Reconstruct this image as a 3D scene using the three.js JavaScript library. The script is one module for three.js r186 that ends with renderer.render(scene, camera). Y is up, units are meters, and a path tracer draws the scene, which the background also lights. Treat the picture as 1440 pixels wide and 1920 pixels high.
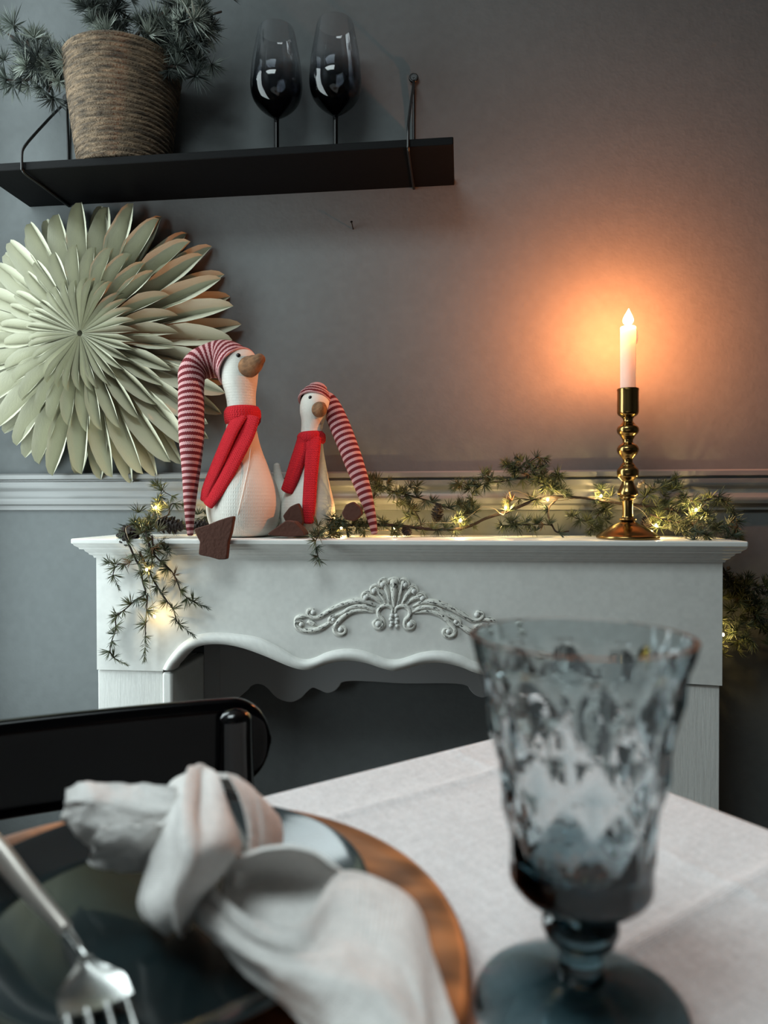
import * as THREE from 'three';
import { mergeGeometries, mergeVertices, toCreasedNormals } from 'three/addons/utils/BufferGeometryUtils.js';
import { RoundedBoxGeometry } from 'three/addons/geometries/RoundedBoxGeometry.js';
import { RectAreaLightUniformsLib } from 'three/addons/lights/RectAreaLightUniformsLib.js';

// ---------------------------------------------------------------- camera, sky, light, exposure
const scene = new THREE.Scene();
const camera = new THREE.PerspectiveCamera(72.05, 0.75, 0.02, 60);
camera.position.set(0, 0.96, 1.5);
camera.rotation.order = 'YXZ';
const R = THREE.MathUtils.degToRad;
camera.rotation.set(R(-0.64), R(6.35), R(-0.08));
camera.focus = 1.38;
camera.userData.fStop = 6.2;
const renderer = new THREE.WebGLRenderer({ antialias: true });
renderer.toneMapping = THREE.LinearToneMapping;
renderer.toneMappingExposure = 1.0;
renderer.shadowMap.enabled = true;
RectAreaLightUniformsLib.init();
scene.background = new THREE.Color(0.70, 0.86, 0.92).multiplyScalar(0.8);   // overcast daylight outside the windows
const ROOM = { x0: -1.14, x1: 2.6, z1: 3.0, y1: 2.5 };
const WIN = { z0: 0.15, z1: 0.72, y0: 0.4, y1: 2.36 };                        // tall window in the left wall, close to the corner
const ROOF_FILL = { x0: -1.05, x1: -0.1, z0: 1.25, z1: 2.05 };                        // added roof opening, unseen, put in to brighten the table
const DAY = new THREE.Color(0.86, 1.0, 1.02);
const daylight = new THREE.RectAreaLight(DAY, 5.9, WIN.z1 - WIN.z0, WIN.y1 - WIN.y0);
daylight.name = 'window_daylight';
daylight.position.set(ROOM.x0 + 0.004, (WIN.y0 + WIN.y1) / 2, (WIN.z0 + WIN.z1) / 2);
daylight.lookAt(1, (WIN.y0 + WIN.y1) / 2, (WIN.z0 + WIN.z1) / 2);
const roofFill = new THREE.RectAreaLight(DAY, 10.5, ROOF_FILL.x1 - ROOF_FILL.x0, ROOF_FILL.z1 - ROOF_FILL.z0);  // added fill light for the table, set in the made-up roof opening
roofFill.name = 'added_roof_fill';
roofFill.position.set((ROOF_FILL.x0 + ROOF_FILL.x1) / 2, ROOM.y1 - 0.004, (ROOF_FILL.z0 + ROOF_FILL.z1) / 2);
roofFill.lookAt((ROOF_FILL.x0 + ROOF_FILL.x1) / 2, 0, (ROOF_FILL.z0 + ROOF_FILL.z1) / 2);
scene.add(daylight, roofFill);
const CANDLE_I = 1.08, LED_I = 0.022;

// ---------------------------------------------------------------- helpers
const V = (x, y, z) => new THREE.Vector3(x, y, z);
camera.updateMatrixWorld(true);
const eye = camera.position.clone(), FPX = 1320;
function ray(px, py) { return V((px - 720) / FPX, -(py - 960) / FPX, -1).applyEuler(camera.rotation); }
const P = (px, py, z) => { const d = ray(px, py); return eye.clone().addScaledVector(d, (z - eye.z) / d.z); };       // photo reading -> point on the plane z
const PY = (px, py, y) => { const d = ray(px, py); return eye.clone().addScaledVector(d, (y - eye.y) / d.y); };     // ... on the plane y
const K = (px, py, z) => P(px, py, z).y - P(px, py + 1, z).y;                                                        // metres per reading there
function rng(seed) { let s = seed >>> 0; return () => { s = (s + 0x6D2B79F5) | 0; let t = Math.imul(s ^ (s >>> 15), 1 | s); t = (t + Math.imul(t ^ (t >>> 7), 61 | t)) ^ t; return ((t ^ (t >>> 14)) >>> 0) / 4294967296; }; }
const used = {};
function numbered(n) { used[n] = (used[n] ?? -1) + 1; return used[n] ? n + '_' + String(used[n]).padStart(3, '0') : n; }
function thing(name, label, category, pos, group) {
  const o = new THREE.Group(); o.name = numbered(name); o.position.copy(pos ?? V(0, 0, 0)); scene.add(o);
  o.userData = { label, category }; if (group) o.userData.group = group;
  return o;
}
function part(name, geo, m, parent, label) {                        // geo is in world metres; it is moved into the parent's own axes
  const o = new THREE.Mesh(geo, m); o.name = numbered(name); o.castShadow = o.receiveShadow = true;
  parent.add(o); if (label) o.userData.label = label;
  if (parent !== scene) {
    let off = V(0, 0, 0), p = parent; while (p && p !== scene) { off.add(p.position); p = p.parent; }
    if (!geo.userData.shifted) { geo.translate(-off.x, -off.y, -off.z); geo.userData.shifted = true; }
  }
  return o;
}
function struct(name, geo, m) { const o = part(name, geo, m, scene); o.userData = { kind: 'structure' }; return o; }
function solo(name, geo, m, label, category, group) { const o = part(name, geo, m, scene); o.userData = { label, category }; if (group) o.userData.group = group; return o; }
const clamp = (x, a, b) => Math.min(b, Math.max(a, x)), lerp = (a, b, t) => a + (b - a) * t, smooth = (a, b, x) => { const t = clamp((x - a) / (b - a), 0, 1); return t * t * (3 - 2 * t); };
function box(x0, x1, y0, y1, z0, z1, r = 0) {
  const g = r ? new RoundedBoxGeometry(x1 - x0, y1 - y0, z1 - z0, 2, r) : new THREE.BoxGeometry(x1 - x0, y1 - y0, z1 - z0);
  return g.translate((x0 + x1) / 2, (y0 + y1) / 2, (z0 + z1) / 2);
}
function grid(nu, nv, fn, su = 1, sv = 1) {
  const pos = [], uv = [], idx = [];
  for (let j = 0; j <= nv; j++) for (let i = 0; i <= nu; i++) { const p = fn(i / nu, j / nv); pos.push(p.x, p.y, p.z); uv.push(i / nu * su, j / nv * sv); }
  for (let j = 0; j < nv; j++) for (let i = 0; i < nu; i++) { const a = j * (nu + 1) + i, b = a + 1, c = a + nu + 1, d = c + 1; idx.push(a, b, d, a, d, c); }
  const g = new THREE.BufferGeometry(); g.setAttribute('position', new THREE.Float32BufferAttribute(pos, 3)); g.setAttribute('uv', new THREE.Float32BufferAttribute(uv, 2)); g.setIndex(idx); g.computeVertexNormals();
  return g;
}
function seamNormals(g, nu, nv) {                                     // closes the shading seam of a grid that wraps round in u
  const n = g.attributes.normal, t = V(0, 0, 0);
  for (let j = 0; j <= nv; j++) { const a = j * (nu + 1), b = a + nu; t.set(n.getX(a) + n.getX(b), n.getY(a) + n.getY(b), n.getZ(a) + n.getZ(b)).normalize(); n.setXYZ(a, t.x, t.y, t.z); n.setXYZ(b, t.x, t.y, t.z); }
  return g;
}
// swept tube: pts path, rad(t) -> [a, b] half axes, opt.up first normal, opt.shape(angle, t) -> factor
function sweep(pts, rad, opt = {}) {
  const n = opt.n ?? 40, m = opt.m ?? 16, curve = new THREE.CatmullRomCurve3(pts, false, 'centripetal'), len = curve.getLength();
  const C = [], T = []; for (let i = 0; i <= n; i++) { C.push(curve.getPointAt(i / n)); T.push(curve.getTangentAt(i / n)); }
  const N = []; let up = (opt.up ?? (Math.abs(T[0].y) > 0.9 ? V(1, 0, 0) : V(0, 1, 0))).clone(); up.addScaledVector(T[0], -up.dot(T[0])).normalize(); N.push(up);
  const q = new THREE.Quaternion(); for (let i = 1; i <= n; i++) { q.setFromUnitVectors(T[i - 1], T[i]); up = N[i - 1].clone().applyQuaternion(q); up.addScaledVector(T[i], -up.dot(T[i])).normalize(); N.push(up); }
  const caps = opt.caps ?? true, rows = [];
  const capN = caps ? 4 : 0;
  for (let i = opt.openStart ? 0 : -capN; i <= n + capN; i++) {
    const k = clamp(i, 0, n), t = k / n, r = rad(t), over = i < 0 ? -i / capN : i > n ? (i - n) / capN : 0, f = over ? Math.max(0.001, Math.cos(over * Math.PI / 2)) : 1;
    const push = over ? Math.sin(over * Math.PI / 2) * Math.min(r[0], r[1]) * (opt.round ?? 0.8) * (i < 0 ? -1 : 1) : 0;
    rows.push([k, t, r, f, push]);
  }
  const B = N.map((v, i) => T[i].clone().cross(v));
  const g = grid(m, rows.length - 1, (u, v) => {
    const [k, t, r, f, push] = rows[Math.round(v * (rows.length - 1))], a = u * 2 * Math.PI, s = opt.shape ? opt.shape(a, t) : 1;
    const tw = a, ro = opt.roll ?? 0, c1 = Math.cos(tw) * r[0] * f * s, c2 = Math.sin(tw) * r[1] * f * s, ca = c1 * Math.cos(ro) - c2 * Math.sin(ro), cb = c1 * Math.sin(ro) + c2 * Math.cos(ro);
    return C[k].clone().addScaledVector(N[k], ca).addScaledVector(B[k], cb).addScaledVector(T[k], push);
  }, opt.su ?? 1, len * (opt.sv ?? 1));
  const ix = g.index.array; for (let i = 0; i < ix.length; i += 3) { const s = ix[i + 1]; ix[i + 1] = ix[i + 2]; ix[i + 2] = s; }
  g.computeVertexNormals();
  return seamNormals(g, m, rows.length - 1);
}
const lin = (arr) => (t) => { const x = t * (arr.length - 1), i = Math.min(arr.length - 2, Math.floor(x)), f = x - i, a = [].concat(arr[i]), b = [].concat(arr[i + 1]); return [lerp(a[0], b[0], f), lerp(a[1] ?? a[0], b[1] ?? b[0], f)]; };
const wire = (pts, r, n = 24, m = 8) => sweep(pts, () => [r, r], { n, m });
// stacked horizontal rings [x, y, z, rx, rz] smoothed into a body
function loft(rings, n = 60, m = 40, su = 1, sv = 1) {
  const c = new THREE.CatmullRomCurve3(rings.map((r) => V(r[0], r[1], r[2])), false, 'catmullrom', 0.5), s = new THREE.CatmullRomCurve3(rings.map((r) => V(r[3], r[4] ?? r[3], 0)), false, 'catmullrom', 0.5);
  const g = grid(m, n, (u, v) => { const p = c.getPoint(v), r = s.getPoint(v), a = u * 2 * Math.PI; return V(p.x + Math.cos(a) * Math.max(0.0003, r.x), p.y, p.z - Math.sin(a) * Math.max(0.0003, r.y)); }, su, sv);
  return seamNormals(g, m, n);
}
function lathe(profile, seg = 64, at = V(0, 0, 0)) { return new THREE.LatheGeometry(profile.map((p) => new THREE.Vector2(p[0], p[1])), seg).translate(at.x, at.y, at.z); }
const flip = (g) => { const ix = g.index.array; for (let i = 0; i < ix.length; i += 3) { const s = ix[i + 1]; ix[i + 1] = ix[i + 2]; ix[i + 2] = s; } g.computeVertexNormals(); return g; };
const plain = (g) => { const h = g.index ? g.toNonIndexed() : g; for (const k of Object.keys(h.attributes)) if (!['position', 'normal', 'uv'].includes(k)) h.deleteAttribute(k); return h; };
const merge = (list) => mergeGeometries(list.map(plain), false);

// ---------------------------------------------------------------- textures
function hash(x, y, s) { let h = Math.imul(x, 374761393) ^ Math.imul(y, 668265263) ^ Math.imul(s, 974634777); h = Math.imul(h ^ (h >>> 13), 1274126177); return ((h ^ (h >>> 16)) >>> 0) / 4294967296; }
function vnoise(x, y, per, s, py = per) { const xi = Math.floor(x), yi = Math.floor(y), fx = x - xi, fy = y - yi, w = (a) => ((a % per) + per) % per, h = (a) => ((a % py) + py) % py, u = fx * fx * (3 - 2 * fx), v = fy * fy * (3 - 2 * fy); return lerp(lerp(hash(w(xi), h(yi), s), hash(w(xi + 1), h(yi), s), u), lerp(hash(w(xi), h(yi + 1), s), hash(w(xi + 1), h(yi + 1), s), u), v); }
function fbm(u, v, base, oct, s, ax = 1) { let t = 0, a = 0.5, n = 0; for (let i = 0, p = base; i < oct; i++, p *= 2, a *= 0.5) { t += a * vnoise(u * p * ax, v * p, p * ax, s + i, p); n += a; } return t / n; }
function tex(w, h, fn, srgb) {
  const d = new Uint8Array(w * h * 4);
  for (let y = 0; y < h; y++) for (let x = 0; x < w; x++) { const c = fn(x / w, y / h), o = (y * w + x) * 4; for (let k = 0; k < 3; k++) d[o + k] = clamp(Array.isArray(c) ? c[k] : c, 0, 1) * 255; d[o + 3] = 255; }
  const t = new THREE.DataTexture(d, w, h); t.wrapS = t.wrapT = THREE.RepeatWrapping; t.magFilter = THREE.LinearFilter; t.minFilter = THREE.LinearMipmapLinearFilter; t.generateMipmaps = true;
  if (srgb) t.colorSpace = THREE.SRGBColorSpace; t.needsUpdate = true; return t;
}
const rep = (t, a, b) => { const c = t.clone(); c.repeat.set(a, b ?? a); c.needsUpdate = true; return c; };
const T = {
  plaster: tex(512, 512, (u, v) => 0.55 * fbm(u, v, 24, 3, 3) + 0.45 * Math.pow(fbm(u, v, 60, 2, 9), 1.4)),
  plasterTone: tex(512, 512, (u, v) => { const n = 0.955 + 0.05 * (fbm(u, v, 5, 5, 21) - 0.5) + 0.05 * (fbm(u, v, 90, 2, 4) - 0.5); return [n, n, n]; }, true),
  brush: tex(512, 512, (u, v) => fbm(u, v, 6, 4, 31, 8)),
  linen: tex(256, 256, (u, v) => { const a = Math.sin(u * 2 * Math.PI * 32), b = Math.sin(v * 2 * Math.PI * 32); return 0.5 + 0.22 * (a * (b > 0 ? 1 : 0.3) + b * (a > 0 ? -0.3 : -1)) * (0.5 + fbm(u, v, 32, 2, 5)) + 0.3 * (fbm(u, v, 16, 3, 6, 2) - 0.5); }),
  linenTone: tex(512, 512, (u, v) => { const n = 0.95 + 0.07 * (fbm(u, v, 24, 3, 41, 4) - 0.5) + 0.07 * (fbm(v, u, 24, 3, 47, 4) - 0.5) + 0.10 * (hash(Math.floor(u * 256), Math.floor(v * 256), 7) - 0.5); return [n, n * 0.992, n * 0.985]; }, true),
  stripe: tex(128, 128, (u, v) => { const st = Math.abs(((u * 8) % 1) - 0.5), e = (v + 0.11 * (st * 2 - 0.5) + 0.02 * (hash(Math.floor(u * 64), Math.floor(v * 64), 2) - 0.5) + 1) % 1, red = e < 0.52, g = 0.85 + 0.3 * (hash(Math.floor(u * 128), Math.floor(v * 128), 3) - 0.5); return red ? [0.47 * g, 0.045 * g, 0.10 * g] : [0.90 * g, 0.68 * g, 0.68 * g]; }, true),
  stitch: tex(128, 128, (u, v) => { const st = Math.abs(((u * 8) % 1) - 0.5) * 2, e = (v * 4 + 0.45 * st) % 1; return (0.35 + 0.65 * Math.sin(e * Math.PI)) * (0.55 + 0.45 * Math.sin(((u * 16) % 1) * Math.PI)); }),
  straw: tex(512, 512, (u, v) => 0.6 * fbm(v, u, 20, 3, 51, 4) + 0.4 * fbm(u, v, 60, 2, 57)),
  strawTone: tex(512, 512, (u, v) => { const n = fbm(v, u, 16, 4, 61, 3), m = 0.35 + 0.9 * n; return [0.48 * m, 0.40 * m, 0.315 * m]; }, true),
  wood: tex(512, 512, (u, v) => { const g = fbm(u, v, 2, 3, 71) * 3 + v * 9, r = 0.5 + 0.5 * Math.sin(g * 6.2832), f = fbm(u, v, 8, 4, 75, 1), s = fbm(v, u, 6, 4, 77, 8), k = 0.58 + 0.24 * r + 0.34 * (s - 0.5) + 0.2 * (f - 0.5); return [0.74 * k, 0.47 * k, 0.28 * k]; }, true),
  floor: tex(512, 512, (u, v) => { const b = Math.floor(v * 6), k = 0.5 + 0.3 * hash(b, 1, 3) + 0.3 * (fbm(v, u, 6, 4, 81, 6) - 0.5), j = (v * 6) % 1 < 0.03 ? 0.4 : 1; return [0.42 * k * j, 0.32 * k * j, 0.25 * k * j]; }, true),
  glaze: tex(512, 512, (u, v) => { const n = fbm(u, v, 5, 5, 91), k = 0.55 + 0.9 * n; return [0.075 * k, 0.12 * k, 0.13 * k]; }, true),
  felt: tex(256, 256, (u, v) => fbm(u, v, 40, 3, 95)),
  worn: tex(512, 512, (u, v) => { const n = fbm(u, v, 26, 3, 111, 1), k = 1 - smooth(0.66, 0.70, n) * 0.75; return [0.96 * k, 0.955 * k, 0.94 * k]; }, true),
  beak: tex(256, 256, (u, v) => { const k = 0.55 + 0.8 * fbm(u, v, 14, 4, 97); return [0.50 * k, 0.36 * k, 0.25 * k]; }, true),
};
const std = (o) => new THREE.MeshStandardMaterial(o), phys = (o) => new THREE.MeshPhysicalMaterial(o);
const M = {
  wall: phys({ specularIntensity: 0.22, color: new THREE.Color(0.138, 0.149, 0.151), map: rep(T.plasterTone, 0.8), bumpMap: rep(T.plaster, 3), bumpScale: 0.0005, roughness: 0.6 }),
  trim: std({ color: 0x777877, bumpMap: rep(T.brush, 1, 2), bumpScale: 0.0004, roughness: 0.38 }),
  ceiling: std({ color: 0x8d8f90, roughness: 0.9 }),
  floor: std({ map: rep(T.floor, 1), roughness: 0.5 }),
  white: std({ color: 0xe6e6e1, map: rep(T.plasterTone, 1.2), bumpMap: rep(T.brush, 1, 3), bumpScale: 0.00025, roughness: 0.45 }),
  winFrame: std({ color: 0xe6e6e2, roughness: 0.4 }),
  pane: phys({ color: 0xffffff, transmission: 1, thickness: 0, roughness: 0, ior: 1.5 }),
  shelf: phys({ color: 0x040405, roughness: 0.6, specularIntensity: 0.2, bumpMap: rep(T.brush, 3, 2), bumpScale: 0.0002 }),
  blackMetal: std({ color: 0x0b0b0c, roughness: 0.35, metalness: 0.2 }),
  nail: std({ color: 0x1d1b1a, roughness: 0.4, metalness: 0.8 }),
  paper: phys({ color: 0xb5b49f, roughness: 0.85, side: THREE.DoubleSide, bumpMap: rep(T.felt, 3), bumpScale: 0.0002 }),
  basket: std({ map: rep(T.strawTone, 1), bumpMap: rep(T.straw, 2), bumpScale: 0.004, roughness: 0.9 }),
  soil: std({ color: 0x2a2019, roughness: 1 }),
  bark: std({ color: 0x33241b, roughness: 0.85, bumpMap: rep(T.straw, 4), bumpScale: 0.001 }),
  needleA: std({ color: 0x3b4326, roughness: 0.6 }), needleB: std({ color: 0x4d5230, roughness: 0.6 }), needleC: std({ color: 0x2f3a26, roughness: 0.6 }), needleDry: std({ color: 0x7a5a3a, roughness: 0.65 }),
  plantA: std({ color: 0x505750, roughness: 0.6 }), plantB: std({ color: 0x363c39, roughness: 0.6 }), plantC: std({ color: 0x83897f, roughness: 0.55 }),
  cone: std({ color: 0x2d231e, roughness: 0.7 }), berry: std({ color: 0x8b7f70, roughness: 0.4 }),
  smoke: phys({ color: 0xffffff, transmission: 1, roughness: 0, ior: 1.5, thickness: 0.004, attenuationColor: new THREE.Color(0.036, 0.042, 0.056), attenuationDistance: 0.008 }),
  smokeStem: phys({ color: 0x050506, roughness: 0.2, specularIntensity: 0.25 }),
  goblet: phys({ color: 0xffffff, transmission: 1, roughness: 0.02, ior: 1.5, thickness: 0.006, attenuationColor: new THREE.Color(0.42, 0.52, 0.55), attenuationDistance: 0.0064 }),
  cloth: std({ color: 0xe4e7ea, map: rep(T.linenTone, 5), bumpMap: rep(T.linen, 22), bumpScale: 0.0007, roughness: 0.95 }),
  napkin: std({ color: 0xeae8e6, map: rep(T.linenTone, 5), bumpMap: rep(T.linen, 14), bumpScale: 0.0005, roughness: 0.95, side: THREE.DoubleSide }),
  wood: std({ map: rep(T.wood, 1), roughness: 0.45, bumpMap: rep(T.wood, 1), bumpScale: 0.0006 }),
  tableWood: std({ color: 0x4a3526, map: rep(T.wood, 1), roughness: 0.6 }),
  plate: phys({ map: rep(T.glaze, 2), roughness: 0.16, clearcoat: 0.6, clearcoatRoughness: 0.08 }),
  steel: std({ color: 0xc9c9c6, metalness: 1, roughness: 0.22 }), pewter: std({ color: 0xa9a19a, metalness: 0.7, roughness: 0.38 }),
  chair: phys({ color: 0x020203, roughness: 0.14, specularIntensity: 0.35 }),
  chairGloss: phys({ color: 0x020203, roughness: 0.16, specularIntensity: 1 }),
  brass: std({ color: 0x94784a, metalness: 1, roughness: 0.2 }),
  wax: phys({ color: 0xf4efe8, roughness: 0.9, transmission: 0.5, thickness: 0 }),
  wick: std({ color: 0x120d0a, roughness: 1 }),
  flame: std({ color: 0x000000, emissive: new THREE.Color(1.0, 0.72, 0.32), emissiveIntensity: 9, roughness: 1 }),
  led: std({ color: 0x000000, emissive: new THREE.Color(1.0, 0.86, 0.48), emissiveIntensity: 14, roughness: 1 }),
  wireSilver: std({ color: 0xb8a88a, metalness: 0.6, roughness: 0.35 }),
  body: std({ color: 0xdcd9d0, bumpMap: rep(T.linen, 6), bumpScale: 0.0006, roughness: 0.95 }),
  thread: std({ color: 0xf0ede6, roughness: 0.9 }),
  beak: std({ map: rep(T.beak, 1), bumpMap: rep(T.felt, 1), bumpScale: 0.0006, roughness: 1 }),
  feltBrown: std({ color: 0x4a2c22, bumpMap: rep(T.felt, 6), bumpScale: 0.0008, roughness: 1 }),
  eye: std({ color: 0x070707, roughness: 0.15 }),
  stripe: std({ map: T.stripe, bumpMap: T.stitch, bumpScale: 0.0012, roughness: 0.95 }),
  shadedBoard: std({ color: 0xa3a5a6, bumpMap: rep(T.brush, 1, 3), bumpScale: 0.0002, roughness: 0.5 }),  // white boards darkened to grey: shade of the opening put into the colour
  worn: std({ color: 0xe6e6e1, map: T.worn, bumpMap: T.worn, bumpScale: 0.0002, roughness: 0.5 }),
  red: std({ color: 0xc41423, bumpMap: T.stitch, bumpScale: 0.0014, roughness: 0.95 }),
};

// ---------------------------------------------------------------- the room
const uvWorld = (g, f) => { const p = g.attributes.position, uv = g.attributes.uv; for (let i = 0; i < p.count; i++) { const [a, b] = f(p.getX(i), p.getY(i), p.getZ(i)); uv.setXY(i, a, b); } return g; };
const { x0, x1, z1, y1 } = ROOM;
struct('wall_back', uvWorld(box(x0 - 0.12, x1 + 0.12, 0, y1, -0.12, 0), (x, y) => [x, y]), M.wall);
struct('wall_right', uvWorld(box(x1, x1 + 0.12, 0, y1, 0, z1), (x, y, z) => [z, y]), M.wall);
struct('wall_front', uvWorld(box(x0 - 0.12, x1 + 0.12, 0, y1, z1, z1 + 0.12), (x, y) => [x, y]), M.wall);
struct('floor', uvWorld(box(x0 - 0.12, x1 + 0.12, -0.1, 0, -0.12, z1 + 0.12), (x, y, z) => [x, z]), M.floor);
struct('ceiling', merge([box(x0 - 0.12, ROOF_FILL.x0, y1, y1 + 0.1, -0.12, z1 + 0.12), box(ROOF_FILL.x1, x1 + 0.12, y1, y1 + 0.1, -0.12, z1 + 0.12), box(ROOF_FILL.x0, ROOF_FILL.x1, y1, y1 + 0.1, -0.12, ROOF_FILL.z0), box(ROOF_FILL.x0, ROOF_FILL.x1, y1, y1 + 0.1, ROOF_FILL.z1, z1 + 0.12)]), M.ceiling);
struct('wall_left', uvWorld(merge([box(x0 - 0.12, x0, 0, WIN.y0, 0, z1), box(x0 - 0.12, x0, WIN.y1, y1, 0, z1), box(x0 - 0.12, x0, WIN.y0, WIN.y1, 0, WIN.z0), box(x0 - 0.12, x0, WIN.y0, WIN.y1, WIN.z1, z1)]), (x, y, z) => [z, y]), M.wall);
const win = new THREE.Group(); win.name = 'window_1'; win.userData = { kind: 'structure' }; scene.add(win);
{
  const xa = x0 - 0.09, xb = x0 - 0.04, zm = (WIN.z0 + WIN.z1) / 2;
  part('window_frame', merge([box(xa, xb, WIN.y0, WIN.y0 + 0.05, WIN.z0, WIN.z1), box(xa, xb, WIN.y1 - 0.05, WIN.y1, WIN.z0, WIN.z1), box(xa, xb, WIN.y0, WIN.y1, WIN.z0, WIN.z0 + 0.05), box(xa, xb, WIN.y0, WIN.y1, WIN.z1 - 0.05, WIN.z1), box(xa, xb, WIN.y0, WIN.y1, zm - 0.03, zm + 0.03)]), M.winFrame, win);
  for (const [a, b] of [[WIN.z0 + 0.05, zm - 0.03], [zm + 0.03, WIN.z1 - 0.05]]) part('pane', box(xa + 0.02, xa + 0.024, WIN.y0 + 0.05, WIN.y1 - 0.05, a, b), M.pane, win);
  part('window_sill', box(x0 - 0.12, x0 - 0.005, WIN.y0 - 0.001, WIN.y0 + 0.012, WIN.z0, WIN.z1), M.winFrame, win);
}
const addedRoofWin = new THREE.Group(); addedRoofWin.name = 'added_window_2'; addedRoofWin.userData = { kind: 'structure' }; scene.add(addedRoofWin);  // added frame and pane around the roof fill, out of view
part('window_frame', merge([box(ROOF_FILL.x0, ROOF_FILL.x1, y1 + 0.03, y1 + 0.08, ROOF_FILL.z0, ROOF_FILL.z0 + 0.05), box(ROOF_FILL.x0, ROOF_FILL.x1, y1 + 0.03, y1 + 0.08, ROOF_FILL.z1 - 0.05, ROOF_FILL.z1), box(ROOF_FILL.x0, ROOF_FILL.x0 + 0.05, y1 + 0.03, y1 + 0.08, ROOF_FILL.z0, ROOF_FILL.z1), box(ROOF_FILL.x1 - 0.05, ROOF_FILL.x1, y1 + 0.03, y1 + 0.08, ROOF_FILL.z0, ROOF_FILL.z1)]), M.winFrame, addedRoofWin);
part('pane', box(ROOF_FILL.x0 + 0.05, ROOF_FILL.x1 - 0.05, y1 + 0.05, y1 + 0.054, ROOF_FILL.z0 + 0.05, ROOF_FILL.z1 - 0.05), M.pane, addedRoofWin);
// moulded chair rail: a profile (depth, height) run along the back wall
{
  const prof = [[0, 0.947], [0.007, 0.948], [0.007, 0.957], [0.016, 0.961], [0.019, 0.966], [0.019, 0.973], [0.015, 0.977], [0.012, 0.984], [0.012, 0.990], [0.017, 0.996], [0.021, 1.002], [0.021, 1.010], [0.014, 1.012], [0.014, 1.015], [0.022, 1.017], [0.022, 1.026], [0.018, 1.0295], [0, 1.0295]];
  const strip = (xa, xb) => grid(1, prof.length - 1, (u, v) => { const p = prof[Math.round(v * (prof.length - 1))]; return V(lerp(xa, xb, u), p[1], p[0]); }, 2, 0.1);
  struct('trim_1', toCreasedNormals(strip(x0, x1), 0.6), M.trim);
  struct('baseboard_back', merge([box(x0, x1, 0, 0.09, 0, 0.015), box(x0, x1, 0.09, 0.1, 0, 0.01)]), M.trim);
}

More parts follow.
